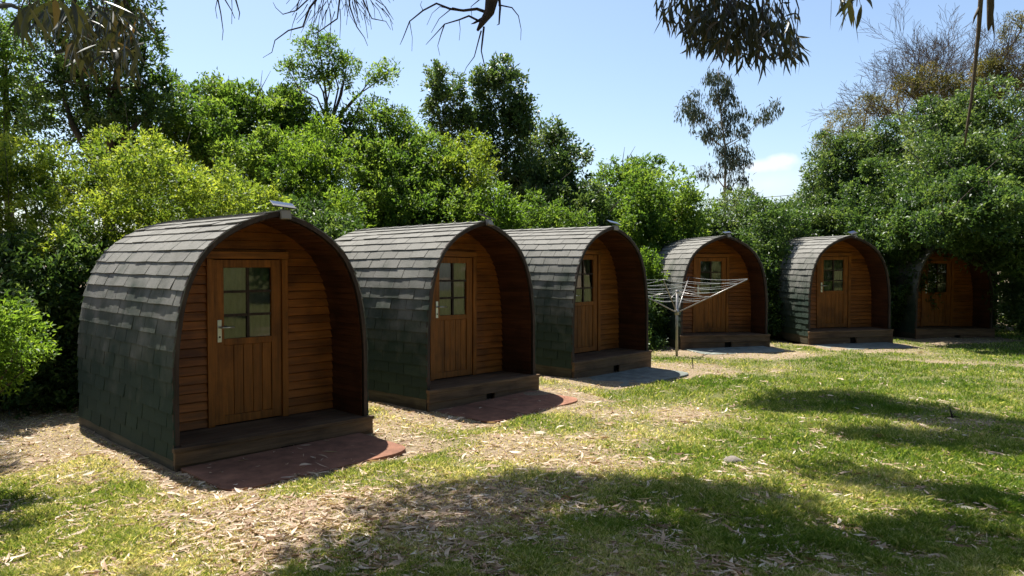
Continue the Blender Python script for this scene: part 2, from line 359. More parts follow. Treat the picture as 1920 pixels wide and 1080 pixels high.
def make_pod(seed):
    r = random.Random(seed)
    root = thing('camping_pod', 'x', 'camping pod')
    # body: outer deck under the shingles, inner lining, closed at the back
    outer, inner = arch_pts(.012, 1), arch_pts(.05, 1)
    body = MB(); n_ = len(outer)
    for (y0, y1) in ((.004, PL-.02),):
        for A_, flip in ((outer, 0),):
            vs = [(p.x, y0, p.y) for p in A_] + [(p.x, y1, p.y) for p in A_]
            body.add(vs, [(i, i+1, n_+i+1, n_+i) if not flip else (i+1, i, n_+i, n_+i+1) for i in range(n_-1)], .5, smooth=True)
    body.add([(p.x, PL-.02, p.y) for p in outer], [tuple(range(n_))], .5)
    body.build('shell', M['shgreen'], root)
    # lining boards of the porch and the ceiling
    lin = MB(); inn = arch_pts(.05, 1)
    bw = .0
    for i in range(0, len(inn)-1):
        p, q = inn[i], inn[i+1]; d = (q-p)
        if p.y < PD-.02 and q.y < PD-.02: continue
        g = d*.05
        p2, q2 = p+g, q-g; nn = Vector((d.y, -d.x)).normalized()*.010
        lin.hexa([(p2.x, .012, p2.y), (q2.x, .012, q2.y), (q2.x, PORCH+.02, q2.y), (p2.x, PORCH+.02, p2.y),
                  (p2.x-nn.x, .012, p2.y-nn.y), (q2.x-nn.x, .012, q2.y-nn.y), (q2.x-nn.x, PORCH+.02, q2.y-nn.y), (p2.x-nn.x, PORCH+.02, p2.y-nn.y)])
    vs = [(p.x, .008, p.y) for p in arch_pts(.046, 1)] + [(p.x, PL-.03, p.y) for p in arch_pts(.046, 1)]
    lin.add(vs, [(i+1, i, n_+i, n_+i+1) for i in range(n_-1)], .2, smooth=True)
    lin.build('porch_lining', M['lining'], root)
    # front edge trim that follows the arch
    tr_ = MB(); a1, a2 = arch_pts(-.012, 1), arch_pts(.036, 1)
    for i in range(n_-1):
        if a1[i].y < .1 and a1[i+1].y < .1: continue
        p, q, p2, q2 = a1[i], a1[i+1], a2[i], a2[i+1]
        tr_.hexa([(p.x, -.018, p.y), (p2.x, -.018, p2.y), (p2.x, .004, p2.y), (p.x, .004, p.y),
                  (q.x, -.018, q.y), (q2.x, -.018, q2.y), (q2.x, .004, q2.y), (q.x, .004, q.y)], .4 + .2*math.sin(i*.4))
    tr_.build('arch_trim', M['trim'], root)
    # shingles: overlapping courses of tabs, left and right of the ridge
    sh = MB(); hp = half[::2]
    for side in (-1, 1):
        for c in range(1, NCRS):
            p = hp[c]; q = hp[min(NCRS, c+1)]
            d = (q-p); ln = d.length; d = d.normalized(); nr = Vector((-d.y, d.x))   # outward for the left side
            nxt = hp[min(NCRS, c+2)]
            y = -.012 + (-.14 if c % 2 else 0) - r.random()*.03
            wav = [r.uniform(-.004, .004) for _ in range(20)]; k = 0
            sag = 1 if r.random() < .7 else 2.2
            while y < PL:
                wt = .285; y0, y1 = max(y+.004, -.020), min(y+wt-.004, PL+.01); y += wt; k += 1
                if y1-y0 < .02: continue
                lift = .014 + r.uniform(0, .006)*sag; drop = r.uniform(-.003, .003)
                e = -d*(.008+drop)
                nseg = 2; tnt = max(0, min(1, r.gauss(.5, .18)))
                def P(pt, off, yy): 
                    v = pt + nr*off
                    return (v.x if side < 0 else -v.x, yy, v.y)
                top = p + d*ln*1.12
                if top.x > -.005: top.x = -.005
                b0, b1 = p+e+d*wav[k]*1.0, p+e+d*wav[k+1]*1.0
                lb = lift + r.uniform(-.002, .003)
                vs = [P(b0, lb, y0), P(b1, lift, y1), P(top, .004, y1), P(top, .004, y0),
                      P(b0, lb-.012, y0), P(b1, lift-.012, y1), P(top, -.001, y1), P(top, -.001, y0)]
                fs = [(0,1,2,3),(4,7,6,5),(0,4,5,1),(1,5,6,2),(3,7,4,0)]
                if side > 0: fs = [tuple(reversed(f)) for f in fs]
                sh.add(vs, fs, tnt)
    # ridge caps
    y = -.02
    sh.cm = 0
    pr = hp[NCRS-1]
    while y < PL:
        y1 = min(y+.26, PL+.012); z0, z1 = PH+.022, PH+.012
        xk = pr.x*.95; zk = pr.y+.012
        sh.add([(xk, y, zk+.012), (0, y, z0), (-xk, y, zk+.012), (-xk, y1, zk+.004), (0, y1, z1), (xk, y1, zk+.004),
                (xk, y, zk+.002), (0, y, z0-.01), (-xk, y, zk+.002)], [(0,1,4,5),(1,2,3,4),(0,6,7,1),(1,7,8,2)], max(0, min(1, r.gauss(.6, .2)))); y += .24
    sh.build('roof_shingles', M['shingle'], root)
    # base: side skirts, floor beams
    sk = MB()
    for sx in (-1, 1):
        x0, x1 = (sx*(PW/2+.012), sx*(PW/2-.04)); sk.box(min(x0, x1), max(x0, x1), .0, PL, -.02, .17, .5)
    sk.box(-PW/2+.05, PW/2-.05, PL-.06, PL-.025, -.02, .2, .4)
    sk.build('side_skirt', M['skirt'], root, .004)
    # deck
    dk = MB()
    ys = [-.075, .05, .175, .30, .425, PORCH+.0]
    for a_, b_ in zip(ys, ys[1:]):
        if a_ < 0: dk.box(-PW/2-.03, PW/2+.045, a_, -.022, PD-.035, PD)
        dk.box(-PW/2+.055, PW/2-.055, max(a_, -.018)+.003, b_-.003, PD-.03, PD)
    dk.build('deck_boards', M['deck'], root, .003)
    fb = MB(); fb.box(-PW/2-.02, PW/2+.035, -.065, -.022, .10, PD-.037, .55); fb.build('fascia_board', M['deck'], root, .003)
    bm_ = MB()
    bm_.box(-PW/2-.015, -.01, -.05, -.020, -.09, .097, .3); bm_.box(.135, PW/2+.05, -.05, -.020, -.09, .097, .35)
    bm_.cm = 1; bm_.box(-.03, .155, .03, .05, -.09, .12, .2)  # dark plate paints the shade inside the gap of the beam
    bm_.build('base_beam', [M['deck'], M['dark']], root, .003)
    # recessed front wall of horizontal boards with the door opening
    ox0, ox1, oz1 = -.435, .375, 1.885
    fw = MB(); z = PD; st = .083
    while z < PH-.06:
        z1 = min(z+st, PH-.055)
        wb, wt_ = max(.02, halfw(z)-.055), max(.01, halfw(z1)-.055)
        def seg(xa0, xb0, xa1, xb1):
            t_ = r.random()
            f0, f1 = PORCH-.024, PORCH-.004
            fw.hexa([(xa0, f0, z+.009), (xb0, f0, z+.009), (xb0, PORCH+.02, z), (xa0, PORCH+.02, z),
                     (xa1, f1, z1), (xb1, f1, z1), (xb1, PORCH+.02, z1), (xa1, PORCH+.02, z1)], t_)
        if z < oz1-.02:
            seg(-wb, ox0, -wt_, ox0); seg(ox1, wb, ox1, wt_)
        else: seg(-wb, wb, -wt_, wt_)
        if z < oz1-.02 <= z+st: fw.box(ox0+.002, ox1-.002, PORCH-.008, PORCH+.018, 1.893, z1-.002)
        z += st
    fw.build('front_wall', M['clap'], root)
    bk = MB(); pin = [p for p in arch_pts(.05, 1) if p.y > PD-.05]
    lft = [p for p in pin if p.x <= ox0]; 
    # dark sheet stands in for the unlit inside of the pod
    pin = arch_pts(.06, 1); bk.add([(p.x, PORCH+.3, p.y) for p in pin], [tuple(range(len(pin)))], .5); bk.build('dark_backing', M['dark'], root)
    # door
    fr_ = MB(); yf = PORCH-.036
    fr_.box(-.437, -.374, yf, PORCH+.03, PD+.001, 1.815, .5); fr_.box(.314, .377, yf, PORCH+.03, PD+.001, 1.815, .5)
    fr_.build('door_frame', M['doorw'], root, .004)
    li = MB(); li.box(-.445, .385, yf-.003, PORCH+.03, 1.818, 1.888, .55); li.build('lintel', M['doorh'], root, .004)
    door = MB(); yd = PORCH-.018; y2 = PORCH+.022
    door.box(-.369, -.272, yd, y2, PD+.012, 1.808, .6); door.box(.208, .309, yd, y2, PD+.012, 1.808, .4)
    for k in range(5):
        x0 = -.2715+k*.0959; door.box(x0+.0025, x0+.0934, yd+.012, y2-.003, PD+.09, 1.0, r.uniform(.2, .8))
    for z0, z1 in ((PD+.012, PD+.088), (1.002, 1.062), (1.735, 1.808)): door.box(-.2715, .2075, yd+.001, y2-.001, z0, z1, .5)
    dob = door.build('door', M['doorw'], root, .003)
    mu = MB(); mu.box(-.044, -.018, yd+.006, y2-.006, 1.0635, 1.7335, .4)
    for zc in (1.283, 1.506): 
        mu.box(-.2705, -.0455, yd+.007, y2-.007, zc-.012, zc+.012, .4); mu.box(-.0165, .2065, yd+.007, y2-.007, zc-.012, zc+.012, .4)
    mu.build('glazing_bar', M['trim'], dob)
    gl_ = MB()
    for x0, x1 in ((-.269, -.046), (-.016, .206)):
        for z0, z1 in ((1.065, 1.270), (1.296, 1.493), (1.519, 1.732)):
            a_ = r.uniform(-.004, .004); c_ = r.uniform(-.004, .004)
            gl_.add([(x0, PORCH+.002+a_, z0), (x1, PORCH+.002-a_, z0), (x1, PORCH+.002-a_+c_, z1), (x0, PORCH+.002+a_+c_, z1)], [(0, 1, 2, 3)])
    gl_.build('window_pane', M['glass'], dob)
    cu = MB(); nn_ = 40
    xs = [-.28+.5*i/nn_ for i in range(nn_+1)]; cz = 1.04; ctop = 1.62 + r.uniform(-.1, .1)
    vs = [(x, PORCH+.05+.008*math.sin(x*70+seed), cz) for x in xs]+[(x, PORCH+.05+.006*math.sin(x*70+seed+.4), 1.75) for x in xs]
    cu.add(vs, [(i, i+1, nn_+2+i, nn_+1+i) for i in range(nn_)], .5, True); cu.build('curtain', M['curtain'], dob)
    hd = MB(); hd.box(-.338, -.298, yd-.006, yd-.001, 1.035, 1.245, .5); hd.build('handle_plate', M['metal'], dob, .003)
    lv = MB(); lv.tube([(-.318, yd-.004, 1.175), (-.318, yd-.045, 1.175), (-.305, yd-.055, 1.175), (-.20, yd-.055, 1.172)], .009, 8); 
    lv.build('door_handle', M['metal'], dob)
    kh = MB(); kh.tube([(-.318, yd-.004, 1.085), (-.318, yd-.010, 1.085)], .009, 8); kh.build('keyhole', M['dark'], dob)
    return root
POD_LABEL = ['nearest and largest wooden camping pod, curved shingle roof, with a red mat in front', 'second camping pod from the left, with a red jointed mat in front',
 'third camping pod from the left, its door half hidden behind its roof edge', 'camping pod standing right behind the rotary clothesline',
 'camping pod facing the camera with a fully sunlit shingle side, right of the clothesline pod', 'farthest camping pod, deep in tree shade at the right end of the row']
# wall behind the front boards (arched sheet with the door opening left free)
for i, (X, Y, Z, t_) in enumerate(PODS):
    pod = make_pod(3+i); pod.location = (X, Y, Z); pod.rotation_euler = (R([.2, -.5, .4, -.3, .5, 0][i]), R([0, .6, -.5, .4, -.6, .5][i]), t_)
    tag(pod, POD_LABEL[i], 'camping pod', 'camping pods in a row')
# solar lamps clipped to each ridge
def make_lamp():
    root = thing('solar_lamp', 'x', 'solar lamp')
    p = MB(); p.hexa([(-.10, -.075, -.004), (.13, -.075, -.030), (.13, .085, .018), (-.10, .085, .044), (-.10, -.078, .008), (.13, -.078, -.018), (.13, .082, .030), (-.10, .082, .056)], .5)
    p.build('panel_frame', M['plasticd'], root, .003)
    c = MB(); 
    c.add([(-.09, -.070, .0085), (.12, -.070, -.0155), (.12, .076, .0305), (-.09, .076, .0545)], [(0, 1, 2, 3)]); 
    c.build('solar_panel', M['solar'], root)
    h = MB(); h.hexa([(-.03, -.10, -.125), (.075, -.10, -.125), (.075, -.045, -.13), (-.03, -.045, -.13), (-.03, -.055, -.03), (.075, -.055, -.03), (.075, -.015, -.035), (-.03, -.015, -.035)], .5)
    ho = h.build('lamp_head', M['plasticw'], root, .006)
    l = MB(); l.add([(-.02, -.1015, -.118), (.065, -.1015, -.118), (.065, -.0625, -.045), (-.02, -.0625, -.045)], [(0, 1, 2, 3)]); l.build('lens', M['lens'], ho)
    k = MB(); k.tube([(.02, -.02, -.05), (.02, .01, -.045), (.02, .02, .0)], .008, 6); k.box(-.01, .05, .0, .05, -.075, -.05, .4); k.build('bracket', M['plasticd'], root)
    return root
LAMP = ['solar lamp with white lamp head on the ridge of the nearest pod', 'solar lamp on the ridge of the second pod from the left', 'solar lamp on the ridge of the third pod from the left',
 'solar lamp on the ridge of the pod behind the clothesline', 'solar lamp on the ridge of the sunlit-sided pod facing the camera', 'solar lamp on the ridge of the farthest shaded pod']
for i, (X, Y, Z, t_) in enumerate(PODS):
    lp = lamp0 = make_lamp() if i == 0 else copy_tree(lamp0)
    c_, s_ = math.cos(t_), math.sin(t_); lx, ly = .05, .015
    lp.location = (X+c_*lx-s_*ly, Y+s_*lx+c_*ly, Z+PH+.062); lp.rotation_euler = (R([4, -6, 3, 0, 8, 0][i]), R([0, 8, 4, -10, -18, 6][i]), t_ + R([-14, -6, -22, 0, 10, 4][i]))
    lp.scale = ([.92, .85, .85, .7, .75, .75][i],)*3
    tag(lp, LAMP[i], 'solar lamp', 'solar lamps on the pod ridges')
# mats and slabs
def make_mat(joints, material, name):
    mb = MB(); x0, x1, y0, y1, th = -.93, .82, -.93, -.03, .006
    cuts = [x0]+[x0+(x1-x0)*k/joints for k in range(1, joints)]+[x1]
    rr_ = .16
    for a_, b_ in zip(cuts, cuts[1:]):
        g = .004; p = []
        aa, bb = a_+(g if a_ > x0 else 0), b_-(g if b_ < x1 else 0)
        if a_ == x0: p += [(aa+rr_*(1-math.cos(u)), y0+rr_*(1-math.sin(u))) for u in [R(q) for q in range(0, 91, 15)]]
        else: p += [(aa, y0)]
        if b_ == x1: p += [(bb-rr_*1.8*(1-math.sin(u)), y0+rr_*1.3*(1-math.cos(u))) for u in [R(q) for q in range(0, 91, 15)]]
        else: p += [(bb, y0)]
        p += [(bb, y1), (aa, y1)]
        k = len(p); t_ = rnd.random(); j = rnd.uniform(-.003, .004)
        mb.add([(x, y, -.03) for x, y in p]+[(x, y, th+j) for x, y in p], [tuple(range(k))[::-1], tuple(range(k, 2*k))]+[(q, (q+1) % k, k+(q+1) % k, k+q) for q in range(k)], t_)
    return mb.build(name, material, None, .005)
MAT = [('red rubber mat in front of the nearest pod', 1), ('red mat of jointed tiles in front of the second pod', 3), ('dark grey slab with a rounded corner in front of the third pod', 2),
       ('grey slab with a sunlit edge in front of the pod behind the clothesline', 2), ('grey slab in front of the pod with the sunlit shingle side', 2)]
for i in range(5):
    X, Y, Z, t_ = PODS[i]; red = i < 2
    mo = make_mat(MAT[i][1], M['redmat'] if red else M['greymat'], 'red_mat' if red else 'grey_slab')
    mo.location = (X+.03, Y-.03, .015 + float(bump_h(X, Y-.5))); mo.rotation_euler = (R(.6), R(-.6), t_+R([0, 2, -1, 1.5, 1][i]))
    tag(mo, MAT[i][0], 'mat' if red else 'slab', 'red mats before the pods' if red else 'grey slabs before the pods')

# ---------------------------------------------------------------- rotary clothesline
cx, cy = 3.06, 13.97
cl_ = thing('rotary_clothesline', 'metal rotary clothesline with four raised arms and strung cords on a single post', 'clothesline', (cx, cy, 0), R(-23))
p = MB(); p.tube([(0, 0, -.05), (0, 0, 1.21)], .024, 12); p.build('post', M['galv'], cl_)
p = MB(); p.tube([(0, 0, .76), (0, 0, .86)], .042, 12); p.build('hub', M['galv'], cl_)
p = MB(); p.tube([(0, 0, 1.16), (0, 0, 1.22)], .034, 12); p.build('collar', M['galv'], cl_)
for k in range(4):
    c_, s_ = math.cos(k*math.pi/2), math.sin(k*math.pi/2)
    p = MB(); p.tube([(c_*.04, s_*.04, .82), (c_*1.25, s_*1.25, 1.43 + [0, .02, -.01, .01][k])], [.012, .009], 8); a_ = p.build('arm', M['galv'], cl_)
    p = MB(); p.tube([(c_*.03, s_*.03, 1.19), (c_*.62, s_*.62, 1.085)], .006, 6); p.build('strut', M['galv'], a_)
for j in range(6):
    f_ = .33+.67*j/5; p = MB()
    for k in range(4):
        c_, s_ = math.cos(k*math.pi/2), math.sin(k*math.pi/2); c2, s2 = math.cos((k+1)*math.pi/2), math.sin((k+1)*math.pi/2)
        A_ = Vector((c_*1.25*f_, s_*1.25*f_, .83+.61*f_)); B_ = Vector((c2*1.25*f_, s2*1.25*f_, .83+.61*f_)); sag = rnd.uniform(.015, .10)*f_
        p.tube([A_.lerp(B_, u/8)-Vector((0, 0, sag*4*(u/8)*(1-u/8))) for u in range(9)], .0026, 4)
    p.build('cord', M['cord'], cl_)

# ---------------------------------------------------------------- foliage
def leaf_quads(C, N, K, Ls, Wd, spread, droop=0., up=.25, tvar=.22, tbase=None):
    """K leaves round each cluster centre C, facing out along N; returns vertices and tint"""
    n = len(C); C = np.repeat(C, K, 0); N = np.repeat(N, K, 0); m = n*K
    tb = rng.normal(.45, tvar, n) if tbase is None else tbase
    tint = np.clip(np.repeat(tb, K)+rng.normal(0, .12, m), 0, 1)
    d = nrm(N*.7 + rng.normal(0, .75, (m, 3)) + np.array([0, 0, up-droop]))
    if droop: d = nrm(d*np.array([1-min(.75, droop*.4), 1-min(.75, droop*.4), 1]))
    base = C + rng.normal(0, 1, (m, 3))*spread
    ln = Ls*rng.uniform(.6, 1.25, (m, 1)); wd = Wd*rng.uniform(.7, 1.2, (m, 1))
    nn = nrm(rng.normal(0, .8, (m, 3))+np.array([0, 0, 1.0])); s = nrm(np.cross(d, nn)); q = np.cross(s, d)
    mid = base + d*ln*.45; fold = q*wd*.35
    V = np.stack([base, mid+s*wd*.5+fold, base+d*ln - q*ln*.08, mid-s*wd*.5+fold], 1)
    return V.reshape(-1, 3), tint
def lobe_clusters(c, r, dens, sub=14, subr=.42, back=.55, fill=.25, seed_up=.15):
    """cluster centres on the surfaces of sub-lobes of an ellipsoid with centre c and radii r"""
    c = np.array(c); r = np.array(r)
    sd_ = nrm(rng.normal(0, 1, (sub, 3))); sc = c + sd_*r*rng.uniform(.45, .85, (sub, 1)); sr = subr*rng.uniform(.6, 1.25, sub)
    n = int(1.22*dens*(r[0]*r[1]+r[1]*r[2]+r[0]*r[2])/3*4)
    w_ = sr**2; k = rng.choice(sub, n, p=w_/w_.sum())
    d = nrm(rng.normal(0, 1, (n, 3)) + sd_[k]*.6 + np.array([0, 0, seed_up])); rad = 1-np.abs(rng.normal(0, .16, (n, 1)))
    P = sc[k] + d*(r*sr[k][:, None])*rad
    nf = int(n*fill); df = nrm(rng.normal(0, 1, (nf, 3))); Pf = c + df*r*rng.uniform(.1, .8, (nf, 1))
    P = np.concatenate([P, Pf]); d = np.concatenate([d, df])
    keep = (P[:, 1] < c[1]+.2*r[1]) | (rng.random(len(P)) < back); keep &= P[:, 2] > .05
    return P[keep], d[keep], sub
def leader_tree(mb, base, lobes, r0, twigs=3):
    base = Vector(base); top = max((Vector(l[0]) for l in lobes), key=lambda v: v.z)
    n_ = 9; ax = [base.lerp(top, k/n_)+Vector((math.sin(k*1.3)*.07, math.cos(k*1.7)*.05, 0))*(0 if k == 0 else 1) for k in range(n_+1)]
    mb.tube(ax, [r0*(1-.85*k/n_) for k in range(n_+1)], 9)
    for c, r in lobes:
        c = Vector(c); zt = c.z-.75*math.hypot(c.x-base.x-(top.x-base.x)*.5, c.y-base.y)-r[2]*.5; f_ = min(.97, max(.22, (zt-base.z)/(top.z-base.z)))
        s0 = ax[int(f_*n_)].lerp(ax[min(n_, int(f_*n_)+1)], f_*n_ % 1); q = r0*(1-.85*f_)*.55
        m_ = s0.lerp(c, .5)+Vector((0, 0, -.06*(c-s0).length+rnd.uniform(-.1, .1))); mb.tube([s0, m_, c], [q, q*.7, q*.35], 6)
        for k in range(twigs):
            e = c+Vector((rnd.uniform(-1, 1)*r[0], rnd.uniform(-1, 1)*r[1], rnd.uniform(-.6, .9)*r[2]))*.8; mb.tube([c, c.lerp(e, .5)+Vector((0, 0, .05)), e], [q*.35, q*.25, q*.1], 5)
def limb_tree(mb, base, lobes, r0, bend=.12, twigs=3, forkz=0):
    base = Vector(base); cen = sum((Vector(l[0]) for l in lobes), Vector())/len(lobes)
    low = min(l[0][2]-l[1][2]*.6 for l in lobes); fork = base.lerp(Vector((cen.x, cen.y, max(low, base.z+.4, forkz))), .85)
    fork.z = max(fork.z, base.z+.35)
    pts = [base+Vector((0, 0, -.1)), base.lerp(fork, .5)+Vector((rnd.uniform(-bend, bend), rnd.uniform(-bend, bend), 0)), fork]
    mb.tube(pts, [r0*1.15, r0*.9, r0*.75], 9)
    for c, r in lobes:
        c = Vector(c); m_ = fork.lerp(c, .5)+Vector((rnd.uniform(-bend, bend), rnd.uniform(-bend, bend), rnd.uniform(0, bend)))*1.5
        mb.tube([fork, m_, c], [r0*.62, r0*.42, r0*.2], 7)
        for k in range(2):
            u = Vector((rnd.uniform(-1.2, 1.2), rnd.uniform(-1, .1), 1)).normalized(); q_ = max(r[0], r[2]); e = c+u*q_*rnd.uniform(1.0, 1.3)
            mb.tube([c, c.lerp(e, .55)+Vector((rnd.uniform(-.05, .05), 0, 0)), e], [r0*.14, r0*.09, r0*.04], 4)
        for k in range(twigs):
            e = c+Vector((rnd.uniform(-1, 1)*r[0], rnd.uniform(-1, 1)*r[1], rnd.uniform(-.3, 1)*r[2]))*.75
            s0 = fork.lerp(c, rnd.uniform(.5, 1)) if rnd.random() < .4 else c
            mb.tube([s0, s0.lerp(e, .5)+Vector((0, 0, rnd.uniform(-.05, .1))), e], [r0*.2, r0*.13, r0*.05], 5)
def tree(name, label, cat, Y, lobes, mat, leaf=(.085, .036), dens=95, K=13, sub=14, subr=.42, base=None, tr=.06, droop=0, skirt=True, group=None, fill=.25, spread=None, tvar=.2, bark='bark', up=.25, depth=1., back=.55, dy=0, lead=False, terr=None, extra=(), forkz=0):
    if terr is None: terr = skirt and Y > 9.5
    """lobes: (px, py, rx, ry[, dY]) as seen from the path, turned into world positions and metres at distance Y"""
    wl = []
    for l in lobes:
        px, py, rx, ry = l[:4]; y = Y+(l[4] if len(l) > 4 else rnd.uniform(-.25, .25)+(max(-.9, (400-py)/100*1.1) if terr else 0))
        c = W(px, py, y); a_ = rx/F*y*1.12; b_ = ry/F*y*1.08; wl.append(((c.x, c.y, c.z), (a_, (a_+b_)/2*depth, b_)))
    wl += [((c[0], c[1], c[2]), (r_, r_, r_*.8)) for (*c, r_) in extra]
    if base is None:
        bx = sum(l[0][0] for l in wl)/len(wl); base = (bx, Y+.1, 0)
    if skirt:   # lower foliage down to the ground
        for c, r in list(wl):
            z = c[2]-r[2]*.9
            while z > .15:
                rz = min(.75, max(.35, r[2])); wl.append(((c[0]+rnd.uniform(-.2, .2), c[1]+rnd.uniform(-.2, .1)-.15, z-rz*.4), (r[0]*.9, r[1]*.8, rz))); z -= rz*1.15
    root = thing(name, label, cat, base, 0, group)
    tb = MB(); lo = [((c[0]-base[0], c[1]-base[1], c[2]-base[2]), r) for c, r in wl[:len(lobes)]]
    (leader_tree(tb, (0, 0, 0), lo, tr) if lead else limb_tree(tb, (0, 0, 0), lo, tr, forkz=forkz)); tb.build('trunk', M[bark], root)
    Vs, Ts = [], []
    for c, r in wl:
        P, d, _ = lobe_clusters(c, r, dens, sub, subr, back, fill)
        tb_ = np.clip(.45+.25*np.sin(P[:, 0]*3.1+P[:, 2]*4.3+c[0])*np.cos(P[:, 1]*2.7+P[:, 2]*1.9)+rng.normal(0, tvar, len(P)), 0, 1)
        V, T = leaf_quads(P, d, K, leaf[0], leaf[1], spread if spread else leaf[0]*.55, droop, up, tbase=tb_)
        Vs.append(V); Ts.append(T)
    V = np.concatenate(Vs)-np.array(base); np_mesh('crown', V, 4, np.concatenate(Ts), M[mat], root)
    return root

HG = 'bushes and trees of the hedge behind the pods'
T_ = tree
# left side
T_('shrub', 'bright green leafy bush poking in at the left edge, left of the nearest pod', 'shrub', 5.6, [(-15, 620, 80, 62), (-60, 680, 90, 70), (30, 655, 46, 40), (-90, 590, 80, 70)], 'lf_bright', (.05, .017), 330, 12, tr=.02, skirt=False, group=HG, spread=.03, fill=.4)
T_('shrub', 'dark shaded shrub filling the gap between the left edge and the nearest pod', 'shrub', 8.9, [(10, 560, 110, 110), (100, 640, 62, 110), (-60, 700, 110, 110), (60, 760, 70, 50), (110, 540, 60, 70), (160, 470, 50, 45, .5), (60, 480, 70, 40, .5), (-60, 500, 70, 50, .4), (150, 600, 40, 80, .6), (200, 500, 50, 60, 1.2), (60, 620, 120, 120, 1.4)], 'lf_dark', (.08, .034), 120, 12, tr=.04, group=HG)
T_('shrub', 'yellow-green shrub at the far left above the dark one', 'shrub', 10.0, [(25, 330, 95, 70), (110, 360, 90, 75), (20, 430, 110, 90), (120, 450, 80, 90), (-60, 380, 80, 80)], 'lf_yellow', (.062, .024), 150, 15, tvar=.27, group=HG, tr=.05, skirt=False, terr=True)
T_('shrub', 'rounded yellow-green shrub rising over the back of the nearest pod', 'shrub', 10.3, [(255, 330, 95, 85), (330, 355, 85, 75), (200, 400, 80, 80), (290, 430, 110, 80), (385, 410, 70, 70)], 'lf_yellow', (.062, .024), 150, 15, tvar=.27, group=HG, tr=.06, skirt=False, terr=True, extra=[(-4.55, 9.1, 2.75, .55), (-3.9, 9.5, 2.6, .5)])
T_('shrub', 'low yellow-green shrub right above the ridge of the nearest pod', 'shrub', 11.0, [(450, 420, 70, 60), (500, 400, 55, 60), (415, 380, 60, 50)], 'lf_yellow', (.07, .028), 105, 13, group=HG, tr=.04)
T_('tree', 'light green tree at the top left corner edge of the view', 'tree', 15, [(15, 150, 50, 55), (40, 215, 50, 60), (5, 260, 60, 60), (0, 50, 35, 45), (20, 90, 35, 40)], 'lf_mid', (.10, .042), 70, 13, group=HG, skirt=False, tr=.1)
T_('tree', 'tall dark tree with a visible trunk behind hanging eucalypt leaves at upper left', 'tree', 14, [(150, 60, 75, 70), (255, 40, 60, 70), (120, 160, 80, 70), (275, 120, 45, 60), (210, 170, 90, 70), (170, 250, 100, 60), (290, 200, 55, 60), (100, 20, 50, 60), (230, -50, 90, 60)], 'lf_dark', (.09, .04), 70, 13, group=HG, skirt=False, base=(-7.4, 14, 0), tr=.13, bark='bark')
T_('tree', 'dark broadleaf tree right of the tall trunk tree at left', 'tree', 14.6, [(330, 215, 50, 60), (300, 265, 70, 60), (385, 245, 55, 60), (350, 300, 70, 50), (420, 290, 60, 50)], 'lf_mid', (.09, .042), 85, 13, group=HG, skirt=False, tr=.08)
T_('tree', 'mid green bushy tree left of the open-crowned tree', 'tree', 16, [(420, 205, 50, 45), (480, 195, 50, 35), (440, 260, 75, 60), (520, 240, 60, 60), (390, 190, 40, 34), (545, 215, 40, 40), (440, 195, 40, 34), (500, 230, 60, 50), (560, 260, 50, 50), (480, 290, 70, 50), (610, 255, 60, 46), (660, 235, 50, 46), (640, 290, 60, 50)], 'lf_mid', (.095, .042), 75, 13, group=HG, skirt=False, tr=.09)
T_('shrub', 'loose mid green shrub below the open-crowned tree, left of its centre', 'shrub', 13.6, [(470, 330, 65, 60), (520, 300, 50, 55), (420, 320, 50, 50), (550, 380, 60, 60)], 'lf_mid', (.085, .036), 85, 13, group=HG, tr=.07)
T_('tree', 'open-crowned tree with visible forking limbs standing above the hedge', 'tree', 16.5, [(545, 135, 24, 16), (575, 95, 22, 22), (600, 80, 28, 22), (620, 105, 24, 22), (655, 118, 24, 20), (700, 150, 20, 14), (730, 142, 20, 26), (650, 145, 18, 26), (590, 140, 28, 24), (560, 165, 22, 14), (625, 155, 18, 20)], 'lf_mid', (.095, .036), 75, 12, sub=9, group=HG, skirt=False, base=(-4.1, 16.5, 0), tr=.042, fill=.2, tvar=.15)
T_('shrub', 'rounded fresh green shrub below the open-crowned tree', 'shrub', 13.2, [(590, 275, 60, 58), (560, 330, 65, 60), (620, 340, 60, 70), (640, 400, 60, 50)], 'lf_bright', (.085, .03), 85, 14, group=HG, tr=.06)
T_('shrub', 'mid green shrub behind the second pod, with a pointed top', 'shrub', 14.4, [(705, 250, 40, 55), (740, 240, 32, 40), (690, 320, 55, 60), (735, 330, 55, 70), (700, 400, 65, 50)], 'lf_mid', (.09, .04), 80, 13, group=HG, tr=.06)
T_('shrub', 'olive shrub in the middle of the hedge above the second pod', 'shrub', 14.9, [(790, 280, 40, 45), (765, 290, 35, 40), (800, 350, 50, 55), (770, 400, 60, 45), (835, 400, 50, 45), (760, 245, 40, 36), (830, 300, 44, 40)], 'lf_mid', (.09, .035), 80, 13, group=HG, tr=.06)
T_('shrub', 'yellow-green shrub below the two pointed trees', 'shrub', 15.0, [(850, 280, 45, 32), (895, 290, 35, 38), (860, 335, 50, 45), (905, 350, 35, 45)], 'lf_yellow', (.085, .034), 80, 13, group=HG, tr=.06, tvar=.12)
T_('tree', 'left one of the two pointed dark trees above the middle of the hedge', 'tree', 18.5, [(828, 160, 30, 32), (815, 195, 24, 30), (852, 195, 24, 38), (835, 230, 34, 26), (870, 235, 20, 24), (822, 138, 10, 16), (840, 270, 30, 30), (820, 310, 40, 34)], 'lf_cool', (.11, .05), 62, 13, sub=11, group=HG, skirt=False, tr=.09, base=(-1.6, 18.5, 0), fill=.3, lead=True)
